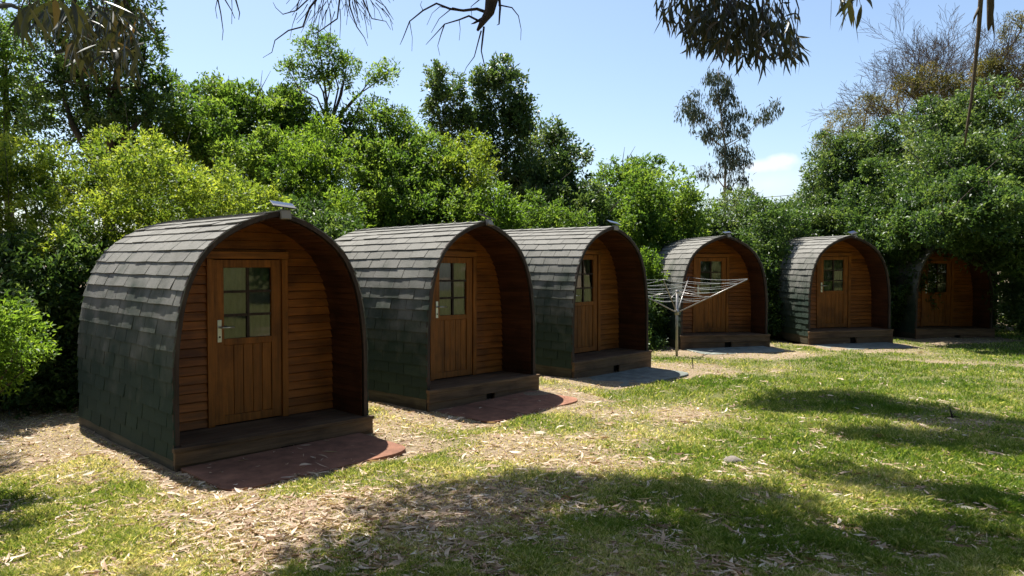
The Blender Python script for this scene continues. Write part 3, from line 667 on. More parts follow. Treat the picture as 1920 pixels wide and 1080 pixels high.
T_('tree', 'right and taller one of the two pointed trees above the middle of the hedge', 'tree', 18.2, [(952, 140, 26, 34), (925, 160, 30, 30), (965, 180, 34, 38), (905, 195, 34, 40), (945, 220, 50, 36), (985, 205, 20, 22), (900, 150, 16, 18), (975, 245, 30, 28), (905, 245, 36, 26), (930, 285, 44, 32), (950, 330, 46, 36), (900, 300, 34, 28)], 'lf_cool', (.11, .05), 66, 13, sub=11, group=HG, skirt=False, tr=.11, base=(-.4, 18.2, 0), fill=.35, lead=True)
T_('tree', 'broad dark tree right of the pointed trees, sloping down to the right', 'tree', 17.4, [(1010, 270, 50, 42), (1060, 280, 36, 38), (1000, 320, 60, 50), (1060, 340, 50, 50), (1090, 390, 45, 45), (1010, 380, 60, 50)], 'lf_cool', (.105, .046), 72, 13, group=HG, skirt=True, tr=.1)
T_('shrub', 'small bright green round bush between the second and third pod ridges', 'shrub', 14.6, [(925, 375, 38, 30), (905, 400, 40, 30), (950, 405, 35, 30)], 'lf_bright', (.08, .028), 110, 14, group=HG, tr=.03, tvar=.1)
T_('shrub', 'small-leaved bush above the third pod ridge, right of the bright round bush', 'shrub', 15.3, [(1000, 395, 36, 32), (1040, 410, 34, 30), (1075, 420, 34, 28), (990, 430, 36, 30)], 'lf_mid', (.075, .028), 100, 13, group=HG, tr=.03)
T_('tree', 'round-topped olive green tree right of the third pod', 'tree', 19.0, [(1165, 325, 42, 34), (1210, 335, 44, 36), (1140, 370, 45, 45), (1200, 390, 55, 50), (1255, 385, 38, 40), (1275, 425, 35, 35), (1180, 430, 60, 40), (1120, 420, 40, 50)], 'lf_mid', (.10, .042), 74, 13, group=HG, tr=.1, extra=[(3.3, 17.7, 3.2, .9), (2.9, 17.2, 2.3, .7), (4.1, 18.0, 2.9, .6)])
T_('shrub', 'small sunlit shrub in the gap between the third pod and the clothesline pod', 'shrub', 17.0, [(1214, 497, 20, 26), (1200, 520, 26, 26)], 'lf_bright', (.07, .03), 170, 13, group=HG, tr=.02)
T_('shrub', 'dark shrub low in the gap behind the clothesline post', 'shrub', 16.6, [(1225, 590, 26, 40), (1215, 560, 26, 40)], 'lf_dark', (.07, .03), 170, 13, group=HG, tr=.02)
# right side
T_('shrub', 'low light green bush right of the round tree, at the foot of the slender eucalypt', 'shrub', 21.5, [(1290, 440, 40, 28), (1340, 425, 40, 32), (1390, 400, 42, 38), (1375, 440, 55, 30), (1440, 410, 36, 30)], 'lf_cool', (.10, .042), 80, 13, group=HG, tr=.05)
T_('shrub', 'spreading green bush between the two pods at right of the clothesline', 'shrub', 20.2, [(1450, 430, 50, 34), (1500, 400, 44, 40), (1540, 430, 50, 34), (1470, 470, 60, 34)], 'lf_cool', (.095, .042), 85, 13, group=HG, tr=.05)
T_('tree', 'large green bushy tree standing above the sunlit-sided pod', 'tree', 20.8, [(1560, 310, 50, 46), (1612, 285, 60, 50), (1540, 345, 55, 52), (1620, 340, 70, 60), (1580, 400, 70, 50), (1660, 305, 55, 55), (1670, 400, 60, 60), (1705, 262, 40, 45)], 'lf_cool', (.105, .045), 72, 13, group=HG, skirt=True, tr=.12)
T_('tree', 'large dark-bellied green tree overhanging the farthest pod at the right', 'tree', 19.4, [(1760, 240, 60, 55), (1830, 230, 65, 55), (1900, 250, 70, 60), (1750, 330, 70, 60), (1840, 330, 80, 65), (1930, 350, 80, 70), (1770, 410, 70, 50, -.6), (1850, 430, 75, 50, -.8), (1720, 380, 50, 50), (1940, 440, 70, 60, -1), (2010, 300, 90, 90), (1800, 440, 70, 34, -2.2), (1910, 470, 70, 50, -2.6), (1720, 440, 50, 28, -1.6), (1880, 400, 90, 60, -2.6), (1780, 390, 80, 50, -2.2), (1960, 560, 60, 70, -2.5), (1770, 300, 60, 50, -1.6), (1880, 300, 80, 60, -2)], 'lf_cool', (.105, .045), 72, 13, group=HG, skirt=False, tr=.14, base=(13.6, 21.4, 0), forkz=3.2, depth=1.25)
T_('tree', 'low dark branches hanging in front of the roof of the farthest pod', 'tree', 16.6, [(1700, 430, 48, 36, .2), (1745, 415, 55, 45, 0), (1800, 425, 60, 48, -.3), (1860, 420, 60, 55, -.4), (1920, 440, 60, 60, -.5), (1705, 445, 28, 18, .1), (1760, 446, 34, 16, -.2), (1825, 456, 36, 18, -.4), (1905, 490, 30, 36, -.4), (1780, 370, 70, 40, .6), (1880, 360, 80, 50, .4), (1840, 310, 80, 50, 1.2), (1740, 360, 50, 50, 1.2), (1770, 410, 50, 34, -1.2), (1860, 410, 60, 40, -1.4), (1930, 440, 50, 50, -1.3), (1820, 350, 60, 40, -.9)],
   'lf_dark', (.095, .042), 95, 13, group=HG, skirt=False, tr=.10, base=(14.6, 18.4, 0), forkz=3.4, back=1, fill=.4)
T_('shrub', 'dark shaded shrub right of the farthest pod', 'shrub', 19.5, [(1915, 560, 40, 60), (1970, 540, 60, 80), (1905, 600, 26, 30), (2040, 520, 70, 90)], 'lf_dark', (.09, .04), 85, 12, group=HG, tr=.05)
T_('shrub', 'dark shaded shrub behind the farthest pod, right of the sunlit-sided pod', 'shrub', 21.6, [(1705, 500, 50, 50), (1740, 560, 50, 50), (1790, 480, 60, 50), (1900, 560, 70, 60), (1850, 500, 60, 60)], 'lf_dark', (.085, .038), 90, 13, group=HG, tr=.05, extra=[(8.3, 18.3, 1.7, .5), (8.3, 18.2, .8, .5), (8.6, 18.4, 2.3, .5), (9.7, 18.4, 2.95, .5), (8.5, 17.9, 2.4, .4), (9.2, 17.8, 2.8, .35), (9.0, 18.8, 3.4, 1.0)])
T_('tree', 'brownish thin-leaved tree top behind the large green tree at right', 'tree', 29, [(1575, 240, 46, 34), (1620, 212, 40, 28), (1665, 200, 45, 28), (1540, 275, 26, 30)], 'lf_brown', (.13, .03), 48, 12, group=HG, skirt=False, tr=.12, fill=.1, tvar=.15)
T_('tree', 'olive flat-crowned tree in front of the bare tree at upper right', 'tree', 27, [(1715, 150, 42, 22), (1760, 168, 44, 22), (1830, 150, 45, 28), (1690, 170, 30, 18), (1890, 160, 50, 40), (1905, 60, 30, 30), (1870, 110, 30, 20), (1800, 190, 60, 30)], 'lf_brown', (.11, .035), 62, 13, group=HG, skirt=False, tr=.14, fill=.12, tvar=.15)
T_('eucalyptus_tree', 'slender drooping eucalyptus standing alone against the sky', 'tree', 30, [(1345, 135, 20, 18), (1338, 165, 28, 22), (1352, 200, 32, 26), (1345, 235, 26, 26), (1300, 190, 18, 16), (1285, 210, 20, 20), (1310, 235, 26, 20), (1330, 262, 22, 20), (1440, 207, 24, 13), (1425, 222, 16, 14), (1395, 215, 10, 12), (1375, 250, 20, 16), (1385, 282, 30, 16), (1350, 290, 20, 18), (1372, 310, 30, 16), (1330, 322, 18, 14), (1392, 330, 10, 20), (1365, 345, 10, 14)],
   'lf_eucfar', (.19, .042), 30, 12, sub=5, subr=.46, group=None, skirt=False, base=(8.75, 30, 0), tr=.085, droop=1.6, fill=.1, spread=.09, bark='barkpale', up=0, lead=True)
T_('shrub', 'thin dark twiggy bush at the foot of the slender eucalypt', 'shrub', 27, [(1335, 395, 24, 22), (1375, 385, 20, 22)], 'lf_dark', (.11, .04), 40, 11, group=HG, tr=.05, fill=.1)
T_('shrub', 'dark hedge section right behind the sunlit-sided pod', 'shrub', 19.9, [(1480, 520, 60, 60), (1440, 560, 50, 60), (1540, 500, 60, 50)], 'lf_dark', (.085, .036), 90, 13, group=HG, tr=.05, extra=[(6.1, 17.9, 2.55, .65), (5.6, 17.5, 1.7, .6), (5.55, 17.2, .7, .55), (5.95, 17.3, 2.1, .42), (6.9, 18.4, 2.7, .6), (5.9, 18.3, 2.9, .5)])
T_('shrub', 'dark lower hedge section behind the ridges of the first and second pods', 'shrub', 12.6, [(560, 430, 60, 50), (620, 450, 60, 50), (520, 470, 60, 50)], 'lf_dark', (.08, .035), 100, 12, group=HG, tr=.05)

# unseen trees added on the viewer's side to block sky light
BK = [(-9, -5, 8.5, 'lf_mid'), (-4, -9, 10, 'lf_dark'), (2, -8.5, 9.5, 'lf_mid'), (8, -8, 10, 'lf_dark'), (13, -3, 9, 'lf_mid'), (17.5, 3, 9, 'lf_dark'), (-11, 1, 8.5, 'lf_dark')]
BL = ['mid green tree added behind the viewer at left to block sky', 'tall dark tree added behind the viewer, left of centre, to block sky', 'mid green tree added right behind the viewer to block sky', 'tall dark tree added behind the viewer at right to block sky', 'mid green tree added right of the lawn to block sky, outside the view',
      'tall dark tree added far right of the lawn to block sky, outside the view', 'dark tree added left of the path to block sky, outside the view']
for (bx, by, h_, mt), lb in zip(BK, BL):
    root = thing('tree', lb, 'tree', (bx, by, 0)); wl = [((rnd.uniform(-1.8, 1.8), rnd.uniform(-1, 1), z_), (2.1, 1.8, 1.5)) for z_ in np.arange(1.2, h_-1, .75)]
    tb = MB(); limb_tree(tb, (0, 0, 0), wl, .2); tb.build('trunk', M['bark'], root); Vs, Ts = [], []
    for c, r in wl:
        P, d, _ = lobe_clusters(c, r, 9, 12, .45, 1, .3); V, T = leaf_quads(P, d, 12, .26, .13, .18, 0, .2); Vs.append(V); Ts.append(T)
    np_mesh('crown', np.concatenate(Vs), 4, np.concatenate(Ts), M[mt], root)

# bare tree at upper right
def grow(mb, p, d, ln, r, depth, up=.25, spreadv=.75, kids=(2, 3), seg=3):
    p = Vector(p); d = Vector(d).normalized(); pts = [p]; rr_ = [r]
    for k in range(seg):
        d = (d+Vector((rnd.uniform(-.18, .18), rnd.uniform(-.18, .18), rnd.uniform(-.1, .15)+up*.1))).normalized(); p = p+d*ln/seg; pts.append(p); rr_.append(max(.005, r*(1-.35*(k+1)/seg)))
    mb.tube(pts, rr_, 6 if r > .03 else 4, cap=False)
    if depth <= 0: return
    for k in range(rnd.randint(*kids)):
        a_ = Vector((rnd.gauss(0, 1), rnd.gauss(0, 1), rnd.gauss(0, .6))).normalized(); nd = (d+a_*spreadv).normalized()
        grow(mb, pts[-1] if k < 2 else pts[-2], nd, ln*rnd.uniform(.6, .85), rr_[-1]*.68, depth-1, up, spreadv, kids, seg)
bt = thing('bare_tree', 'leafless grey-brown tree with fine twigs at upper right', 'tree', (16.6, 28, 0))
mb = MB(); mb.tube([(0, 0, -.1), (.1, 0, 3), (-.2, 0, 5.5)], [.24, .2, .16], 10); mb.build('trunk', M['bark'], bt)
for d in ((-.8, 0, .75), (-.35, .1, 1), (.3, -.1, 1), (.8, 0, .9), (-1.1, -.1, .45), (-.6, .3, .9), (.1, .2, 1.2)):
    mb = MB(); grow(mb, (-.2, 0, 5.4), d, 1.75, .12, 6, .2, .66, (3, 3), 2); mb.build('limb', M['bark'], bt)
bt2 = thing('bare_tree', 'smaller leafless tree with grey twigs behind the large green tree', 'tree', (13.6, 31, 0))
mb = MB(); mb.tube([(0, 0, -.1), (.1, 0, 2.5), (0, 0, 4.2)], [.18, .15, .12], 10); mb.build('trunk', M['bark'], bt2)
for d in ((-.8, 0, .7), (-.2, .1, 1), (.6, -.1, .9)):
    mb = MB(); grow(mb, (0, 0, 3.6), d, 1.1, .07, 5, .2, .62, (2, 3), 2); mb.build('limb', M['bark'], bt2)

# ---------------------------------------------------------------- big eucalypts over the path
def euc_spray(P, n, ln, K=9, leaf=(.15, .024)):
    """hanging sprays: thin stems with long leaves; P list of (point, length)"""
    C = []; 
    for p, l in P:
        for k in range(n): C.append((p[0]+rnd.gauss(0, .03), p[1]+rnd.gauss(0, .05), p[2]-l*k/n))
    C = np.array(C)
    return leaf_quads(C, np.tile([[0, 0, -.3]], (len(C), 1)), K, leaf[0], leaf[1], ln, 1.5, 0, tvar=.25)
def hang(px, py, Y): v = W(px, py, Y); return (v.x, v.y, v.z)
def curved_leaves(C, L0, W0, droop=1.0):
    """long sickle leaves, 5 cross-sections each"""
    m = len(C); d = nrm(rng.normal(0, .45, (m, 3))+np.array([0, 0, -droop])); s = nrm(np.cross(d, rng.normal(0, 1, (m, 3)))); q = np.cross(s, d)
    ln = L0*rng.uniform(.65, 1.2, (m, 1)); wd = W0*rng.uniform(.75, 1.2, (m, 1)); cv = rng.uniform(-.22, .22, (m, 1))
    rows = []
    for u, wv in ((0, .08), (.25, .8), (.5, 1), (.75, .65), (1, .03)):
        c = C + d*ln*u + s*ln*cv*(u*(1-u)*4-.0)*.6 + np.array([0, 0, -1])*ln*u*u*.1
        rows += [c - s*wd*wv/2, c + q*wd*wv*.12, c + s*wd*wv/2]
    V = np.stack(rows, 1).reshape(-1, 3); f = []
    for k in range(4):
        a_ = k*3; f += [(a_, a_+1, a_+4, a_+3), (a_+1, a_+2, a_+5, a_+4)]
    return V, f
def overhead_tree(label, base, height, r0, limbs, crown_blobs, sprays, seed, parts=()):
    root = thing('eucalyptus_tree', label, 'tree', base, 0); B = np.array(base)
    tb = MB(); tb.tube([(0, 0, -.1), (.1, .1, height*.35), (-.1, .15, height*.7), (0, .1, height)], [r0*1.2, r0, r0*.7, r0*.3], 14)
    for l in limbs:
        pts = [Vector(p)-Vector(base) for p in l[0]]; rr_ = [l[1]*(1-.75*i/(len(pts)-1)) for i in range(len(pts))]; tb.tube(pts, rr_, 8)
    tb.build('trunk', M['barkpale'], root)
    Cs = []
    for c, r, n in crown_blobs:
        d = nrm(rng.normal(0, 1, (n, 3)))*rng.uniform(.3, 1, (n, 1))**.5; Cs.append(np.array(c)+d*np.array(r))
    C = np.concatenate(Cs); V, T = leaf_quads(C, np.tile([[0, 0, -.3]], (len(C), 1)), 9, .17, .04, .10, .8, 0)
    np_mesh('crown', V-B, 4, T, M['lf_euc'], root)
    if sprays:
        P = []
        for (px, py, rx, ry, n, Y) in sprays:
            for k in range(n):
                an = rnd.uniform(0, 6.28); rr2 = math.sqrt(rnd.random()); P.append(hang(px+rx*rr2*math.cos(an), py+ry*rr2*math.sin(an), Y+rnd.uniform(-.5, .5)))
        V, f = curved_leaves(np.array(P), .15, .022, .9); np_mesh('hanging_foliage', V-B, 15, np.clip(rng.normal(.4, .25, len(P)), 0, 1), M['lf_euc'], root, f)
        for (px, py, rx, ry, n, Y) in sprays:
            for k in range(max(2, n//28)):
                st = MB()
                a_ = Vector(hang(px+rnd.uniform(-.6, .6)*rx, min(py-ry, -20)-15, Y)); b_ = Vector(hang(px+rnd.uniform(-.9, .9)*rx, py+rnd.uniform(.2, .9)*ry, Y+rnd.uniform(-.3, .3)))
                mid = a_.lerp(b_, .5)+Vector((rnd.uniform(-.08, .08), 0, .04)); st.tube([a_-Vector(base), mid-Vector(base), b_-Vector(base)], [.008, .005, .002], 5); st.build('hanging_stem', M['deadwood'], root)
    return root
# canopy blobs stand up-sun of the shaded lawn
def shade(px, py, z):
    g = G(px, py); k = z/sd.z; return (g.x+sd.x*k, g.y+sd.y*k, z)
blobs = []
for px, py, rx, ry, n, z in [(700, 1055, .45, .3, 40, 6.5), (780, 985, .4, .2, 30, 6.2), (900, 940, .55, .3, 75, 6.8), (1060, 925, .6, .3, 95, 6.5), (1200, 930, .6, .3, 95, 7.0), (1350, 940, .6, .3, 95, 6.6), (1430, 960, .45, .3, 60, 6.2),
        (900, 1040, .7, .4, 130, 7.5), (1100, 1010, .7, .4, 150, 7.2), (1300, 1020, .7, .4, 150, 7.6), (1480, 1040, .6, .35, 110, 7.0), (1650, 1045, .6, .3, 100, 7.4), (1820, 1035, .6, .3, 90, 7.0),
        (750, 1120, .8, .6, 130, 7.5), (1000, 1130, .9, .6, 170, 7.8), (1300, 1130, .9, .6, 170, 7.8), (1600, 1130, .9, .6, 160, 7.5), (1900, 1100, .9, .6, 130, 7.5),
        (1560, 750, .75, .55, 110, 7.8), (1490, 765, .5, .3, 50, 7.5), (1660, 765, .7, .5, 95, 7.6), (1760, 785, .7, .4, 85, 7.9), (1870, 800, .7, .4, 85, 7.6), (1700, 825, .6, .3, 60, 7.7), (1850, 840, .6, .3, 60, 8.0), (1960, 820, .8, .5, 90, 7.8),
        (1600, 895, .5, .18, 35, 6.8), (1740, 925, .6, .2, 60, 7.0), (1880, 950, .6, .25, 60, 6.8)]:
    blobs.append((shade(px, py, z), (rx, ry, .7), int(n*(3.6 if px > 1480 and py < 860 else 1.5))))
for k in range(30):  # unseen foliage added to darken the corner left of the nearest pod
    px_, py_, pz_ = rnd.uniform(-7.2, -4.3), rnd.uniform(6.2, 9.3), rnd.uniform(0, 1.2); q_ = (7.2-pz_)/sd.z
    if px_ > -5.1 + (py_-6)*-.35 + .55: continue
    blobs.append(((px_+sd.x*q_, py_+sd.y*q_, 7.2), (.6, .5, .4), 110))
for k in range(34):  # unseen canopy added over the viewer to keep sky light off the pod fronts
    blobs.append(((rnd.uniform(-5.5, 10), rnd.uniform(-6.5, 2.2), rnd.uniform(7.2, 11)), (1.5, 1.4, .8), 190))
overhead_tree('large eucalyptus whose narrow-leaved sprays hang in from the top edge at centre right', (4.2, -1.6, 0), 11, .28,
    [([(4.2, -1.5, 5.5), (2.5, 2.5, 7.0), (0, 6, 6.9), (-1.5, 7.4, 6.6)], .13), ([(4.2, -1.4, 6.2), (3.2, 3, 7.2), (1.6, 7.0, 7.2)], .10), ([(4.2, -1.5, 6), (3.9, 4.5, 7.6), (2.9, 9.5, 7.9), (2.2, 12, 7.8)], .12),
     ([(2.9, 3.4, 7.1), (2.2, 5, 6.0), (1.8, 5.9, 4.7), (1.75, 6.1, 4.1)], .035), ([(3.9, 4.5, 7.6), (4.6, 8, 7.9), (4.4, 11, 7.8)], .07), ([(2.9, 3.4, 7.1), (2.6, 4.0, 5.0), (2.15, 4.2, 3.4)], .02)],
    blobs, [(1300, 10, 75, 45, 230, 6.2), (1360, 40, 75, 45, 260, 6.2), (1325, 60, 50, 35, 120, 6.1), (1385, 80, 50, 32, 130, 6.0), (1450, 70, 42, 38, 110, 6.0), (1480, 85, 22, 26, 40, 5.9), (1420, 25, 70, 40, 150, 6.2), (1590, 15, 18, 12, 8, 4.1), (1578, -8, 30, 10, 10, 4.1), (1420, 105, 14, 14, 18, 6.0)], 1)
et2 = overhead_tree('eucalyptus at left whose big sickle leaves hang in at the top left corner', (-6.2, 1.4, 0), 9.5, .24,
    [([(-6.2, 1.5, 4.6), (-4.2, 3.4, 5.2), (-2.4, 4.6, 4.6), (-1.9, 4.9, 4.1)], .07), ([(-6.2, 1.5, 5), (-5.2, 4.5, 6), (-3.4, 6.4, 5.6)], .08), ([(-2.9, 4.3, 4.85), (-1.6, 5.2, 4.5), (-.6, 5.5, 4.15)], .035), ([(-3.2, 4.0, 5.0), (-1.5, 5, 4.7), (-.25, 5.4, 4.3)], .03)],
    [((-5.5, 4.5, 6.6), (1.3, 1.2, .8), 150), ((-4, 6.2, 6.2), (.9, .8, .6), 70)],
    [(60, 15, 26, 14, 12, 3.0), (95, 5, 30, 12, 12, 3.0), (190, 48, 55, 34, 120, 4.6), (160, 90, 34, 32, 60, 4.5), (235, 95, 36, 40, 70, 4.6), (230, 30, 50, 30, 70, 4.6), (130, 15, 40, 18, 26, 3.6)], 2)
# dead branches hanging from the left eucalypt
Bv = Vector((-6.2, 1.4, 0))
def trace(px, Y, r0, dy=0, parent=None, mb=None):
    pts = [Vector(hang(x, y, Y+dy*i/len(px)))-Bv for i, (x, y) in enumerate(px)]
    k = len(pts); mb.tube(pts, [max(.0016, r0*(1-.85*i/(k-1))) for i in range(k)], 5)
db = MB()
for l, r in [([(408, -60), (412, -10), (420, 30), (424, 62), (422, 80)], .006), ([(418, -60), (425, 0), (440, 25), (446, 40)], .006), ([(430, -50), (448, 5), (455, 30), (453, 42)], .007), ([(415, 0), (410, 22), (413, 40)], .003), ([(440, -20), (441, 20), (440, 50)], .003)]: trace(l, 4.2, r, .1, mb=db)
db.build('dead_twigs', M['deadwood'], et2)
db = MB()
main = [([(640, -80), (610, -10), (585, 20), (572, 55), (545, 62), (520, 80), (514, 102), (497, 112)], .010), ([(620, -30), (560, 25), (535, 32), (522, 20), (517, 10)], .006), ([(650, -60), (640, 10), (636, 40), (600, 65), (580, 70), (572, 100)], .008),
        ([(650, -50), (660, 20), (672, 55), (686, 75), (692, 90)], .007), ([(660, -50), (690, 20), (700, 40), (726, 45), (735, 60)], .007), ([(655, -40), (700, 0), (725, 18), (740, 42)], .006), ([(640, -30), (615, 30), (612, 60), (640, 90)], .004)]
for l, r in main: trace(l, 5.3, r, rnd.uniform(-.4, .4), mb=db)
for k in range(70):
    x, y = rnd.uniform(560, 720), rnd.uniform(-30, 30); sl_ = (x-640)/90+rnd.uniform(-.5, .5); ln = rnd.uniform(20, 60)
    trace([(x, y), (x+sl_*ln*.35+rnd.uniform(-4, 4), y+ln*.45), (x+sl_*ln*.8+rnd.uniform(-6, 6), y+ln)], 5.3+rnd.uniform(-.4, .4), .0036, 0, mb=db)
db.build('dead_twigs', M['deadwood'], et2)
db = MB()
for l, r in [([(925, -80), (924, 0), (918, 30), (905, 48), (896, 62)], .065), ([(935, -10), (938, 20), (936, 50), (932, 52)], .012), ([(918, 30), (895, 22), (870, 25), (845, 22), (820, 12), (795, 25), (770, 45), (758, 75), (752, 88)], .013),
    ([(900, 45), (880, 35), (862, 42), (835, 50), (812, 75), (800, 88)], .009), ([(870, 25), (850, 20), (825, 40), (810, 66)], .006), ([(835, 50), (828, 70), (822, 90), (826, 108)], .005), ([(908, 55), (904, 90), (903, 100), (912, 140), (918, 160)], .008), ([(903, 62), (898, 80), (890, 110), (875, 130), (868, 148)], .006),
    ([(935, 15), (960, 20), (972, 35), (977, 60), (976, 80)], .006), ([(925, -5), (900, 5), (884, 18), (886, 40)], .006), ([(795, 25), (790, 15), (793, 8)], .003), ([(770, 45), (775, 75), (774, 100)], .003), ([(845, 22), (826, 18), (812, 30), (802, 52)], .004), ([(922, 5), (880, -6), (884, -30)], .006), ([(905, 40), (890, 48), (884, 50)], .012), ([(862, 42), (864, 60), (862, 80)], .003)]:
    trace(l, 5.4, r, rnd.uniform(-.2, .2), mb=db)
db.build('dead_branch', M['deadwood'], et2)
# long strip hanging at right, from a third trunk outside the view
et3 = thing('hanging_creeper', 'long dark bark strip dangling vertically from the top edge at far right', 'creeper', W(1838, -60, 3.6))
hb = W(1838, -60, 3.6); sm_ = MB()
sm_.tube([W(x, y, 3.6)-hb for x, y in [(1838, -200), (1832, -60), (1829, 0), (1826, 60), (1821, 120), (1815, 190), (1808, 240), (1804, 275)]], [.012, .012, .011, .010, .0085, .007, .006, .003], 7)
sm_.build('stem', M['strip'], et3)
sm_ = MB(); sm_.tube([W(x, y, 3.6)-hb for x, y in [(1845, -200), (1846, -20), (1847, 20), (1846, 50), (1844, 62)]], [.012, .016, .016, .012, .004], 7); sm_.tube([W(x, y, 3.6)-hb for x, y in [(1850, 30), (1853, 55), (1856, 75)]], [.006, .005, .001], 6)
sm_.tube([W(x, y, 3.6)-hb for x, y in [(1826, 20), (1818, 38), (1815, 50)]], [.006, .005, .001], 6)
sm_.build('bark_strip', M['strip'], et3)

# ---------------------------------------------------------------- far house and cable, small things on the lawn
hs = thing('house', 'orange-roofed house glimpsed between the round tree and the slender eucalypt', 'house', (8.2, 52, 0))
mb = MB(); mb.box(1, 3.95, 0, 7, 0, 4.7); mb.build('wall', M['wallpaint'], hs)
mb = MB(); mb.add([(.6, -.4, 4.7), (4.3, -.4, 4.7), (4.3, 7.4, 4.7), (.6, 7.4, 4.7), (.6, 3.5, 5.6), (4.3, 3.5, 5.6)], [(0, 1, 5, 4), (2, 3, 4, 5), (1, 2, 5), (3, 0, 4), (3, 2, 1, 0)]); mb.build('roof', M['rooftile'], hs)
mb = MB(); mb.box(3.3, 3.9, .3, 1.2, 4.9, 6.1); mb.build('chimney', M['rooftile'], hs)
mb = MB(); mb.box(1.8, 2.8, -.02, .05, 1.2, 2.5); mb.build('window', M['dark'], hs)
cb = MB(); a_, b_ = W(1200, 374, 42), W(1640, 345, 42)
cb.tube([a_.lerp(b_, u/16)-Vector((0, 0, .35*4*(u/16)*(1-u/16))) for u in range(17)], .016, 5); co = cb.build('power_cable', M['cable']); tag(co, 'thin power cable crossing the sky by the slender eucalypt', 'cable')
g = G(1375, 868); st = MB(); vs = []
for i in range(5):
    for k in range(9): an = k/9*6.28; rr_ = .075*math.cos((i/4-.2)*1.4)*(1+.2*math.sin(k*2.3+i)); vs.append((rr_*math.cos(an)*1.3, rr_*math.sin(an), -.01+.055*i/4*(1+.1*math.sin(k))))
st.add(vs, [(i*9+k, i*9+(k+1) % 9, (i+1)*9+(k+1) % 9, (i+1)*9+k) for i in range(4) for k in range(9)]+[tuple(36+k for k in range(9))], .5, True)
so_ = st.build('stone', M['stone']); so_.location = (g.x, g.y, float(bump_h(g.x, g.y))); tag(so_, 'small grey-brown stone lying in the sunny lawn', 'stone')
g = G(1792, 790); st = MB(); st.tube([(0, 0, -.02), (-.02, .0, .06), (-.035, .01, .13)], [.012, .01, .004], 6); st.tube([(-.01, 0, .04), (.03, .02, .075)], [.006, .002], 5); st.tube([(-.10, -.02, .02), (.0, .0, .035), (.10, .03, .01)], [.004, .007, .003], 5)
so_ = st.build('stick', M['deadwood']); so_.location = (g.x, g.y, float(bump_h(g.x, g.y))); tag(so_, 'dark broken stick standing up in the shaded grass at right', 'stick')

# ---------------------------------------------------------------- grass and leaf litter
def scatter(n, y0, y1, power=1.0):
    """points over the view's ground wedge, denser near the camera"""
    u = rng.random(n); y = (y0**-power + u*(y1**-power - y0**-power))**(-1/power) if power else y0+(y1-y0)*u
    x = rng.uniform(-1, 1, n)*(.74*y+.5); return x, y
def under_pod(x, y):
    r = np.zeros(len(x), bool)
    for i in range(6):
        lx, ly = podloc(i, x, y); r |= (np.abs(lx) < 1.0) & (ly > (-.06 if i == 5 else -.10)) & (ly < 2.6)
    return r
def on_mat(x, y):
    r = np.zeros(len(x), bool)
    for i in range(5):
        lx, ly = podloc(i, x, y); r |= (np.abs(lx) < .90) & (ly > -.90) & (ly <= -.02)
    return r
x, y = scatter(900000, 3.6, 20.5, .9); g_ = grassy(x, y); tuft = .5+.65*fnoise(x, y, 9, 2, 3)
keep = (rng.random(len(x)) < np.clip(g_*1.15*(.35+.9*tuft), 0.22, 1)) & ~under_pod(x, y) & ~on_mat(x, y)
x, y, g_, tuft = x[keep], y[keep], g_[keep], tuft[keep]; n_ = len(x); z = bump_h(x, y)
an = rng.uniform(0, 6.28, n_); hgt = (.012+.026*g_*np.clip(.4+tuft, .2, 1.8))*rng.uniform(.5, 1.5, n_); wd = .0028*(1+y/7)*rng.uniform(.7, 1.3, n_)
lean = rng.normal(0, .55, (n_, 2))*hgt[:, None]
sx, sy = np.cos(an)*wd, np.sin(an)*wd; B0 = np.stack([x, y, z-.004], 1); sv = np.stack([sx, sy, 0*sx], 1)
mid = B0+np.stack([lean[:, 0]*.35, lean[:, 1]*.35, hgt*.62], 1); tip = B0+np.stack([lean[:, 0], lean[:, 1], hgt], 1)
V = np.stack([B0-sv, B0+sv, mid+sv*.8, tip], 1); V2 = np.stack([B0-sv, mid+sv*.8, tip, mid-sv*.8], 1)
dry = np.clip(.66 - .46*(g_-.35) + .24*fnoise(x, y, 2.2, 14, 3) - .17*ss(.8, 4.5, x) + rng.normal(0, .22, n_), 0, 1)
go = np_mesh('grass', np.stack([B0-sv, B0+sv, mid+sv*.7, tip, mid-sv*.7], 1).reshape(-1, 3), 5, dry, M['grassblade'], None, [(0, 1, 2, 3, 4)]); tag(go, 'short patchy grass of the lawn', 'grass', kind='stuff')
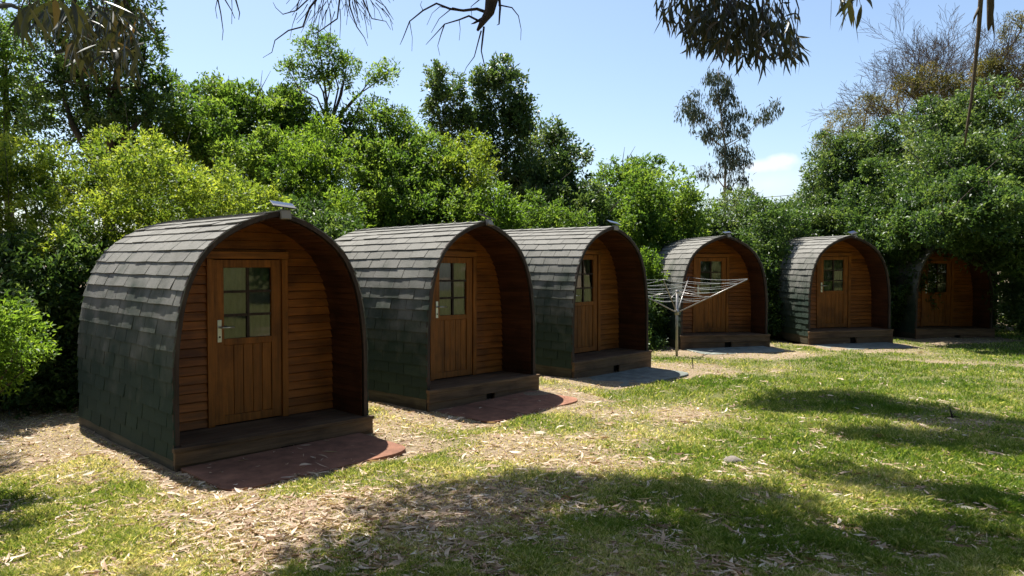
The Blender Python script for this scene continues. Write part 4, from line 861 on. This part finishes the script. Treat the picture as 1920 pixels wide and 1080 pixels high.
# litter
x, y = scatter(95000, 3.7, 19.5, .9); g_ = grassy(x, y)
pk = .24 + .55*ss(.75, .1, g_) + .30*np.exp(-((x-.8)/3.5)**2-((y-4.4)/1.3)**2)
pk = pk*(1-.75*ss(3, 6, x)*ss(7, 9, y)); keep = (rng.random(len(x)) < pk) & ~under_pod(x, y)
keep &= ~on_mat(x, y) | (rng.random(len(x)) < .05)
x, y, g_ = x[keep], y[keep], g_[keep]; m_ = len(x); om = on_mat(x, y)
z = bump_h(x, y)+.006+.012*g_*rng.random(m_)+np.where(om, .022, 0)
an = rng.uniform(0, 6.28, m_); big = rng.random(m_) < .16
ln = np.where(big, rng.uniform(.08, .14, m_), rng.uniform(.015, .075, m_)); wdt = ln*rng.uniform(.07, .20, m_); cv = rng.normal(0, .22, m_); curl = rng.uniform(0, .18, m_); tl = rng.normal(0, .14, m_); roll = rng.normal(0, .6, m_)
dx, dy_ = np.cos(an), np.sin(an); rows = []
for u, wv in ((-.5, .06), (-.2, .85), (.1, 1), (.5, .04)):
    px_ = x+dx*ln*u-dy_*cv*ln*(.25-u*u)*2; py_ = y+dy_*ln*u+dx*cv*ln*(.25-u*u)*2; pz = z+ln*curl*(u*u*4)*.5+ln*tl*u+.004
    for s_ in (-1, 0, 1):
        hz_ = np.abs(s_)*wdt*wv*.25 + s_*np.sin(roll)*wdt*wv*.5
        rows.append(np.stack([px_-dy_*wdt*wv*.5*s_, py_+dx*wdt*wv*.5*s_, pz+np.maximum(hz_, -.003)], 1))
V = np.stack(rows, 1).reshape(-1, 3); f = []
for k in range(3):
    a0 = k*3; f += [(a0, a0+1, a0+4, a0+3), (a0+1, a0+2, a0+5, a0+4)]
lo_ = np_mesh('leaf_litter', V, 12, np.clip(rng.normal(.55, .28, m_), 0, 1), M['litter'], None, f); tag(lo_, 'pale dry eucalypt leaves strewn over the ground', 'leaf litter', kind='stuff')
print('grass', n_, 'litter', m_, 'tree leaves', sum(len(o.data.polygons) for o in S.objects if o.type == 'MESH' and o.name.startswith(('crown', 'hanging'))))
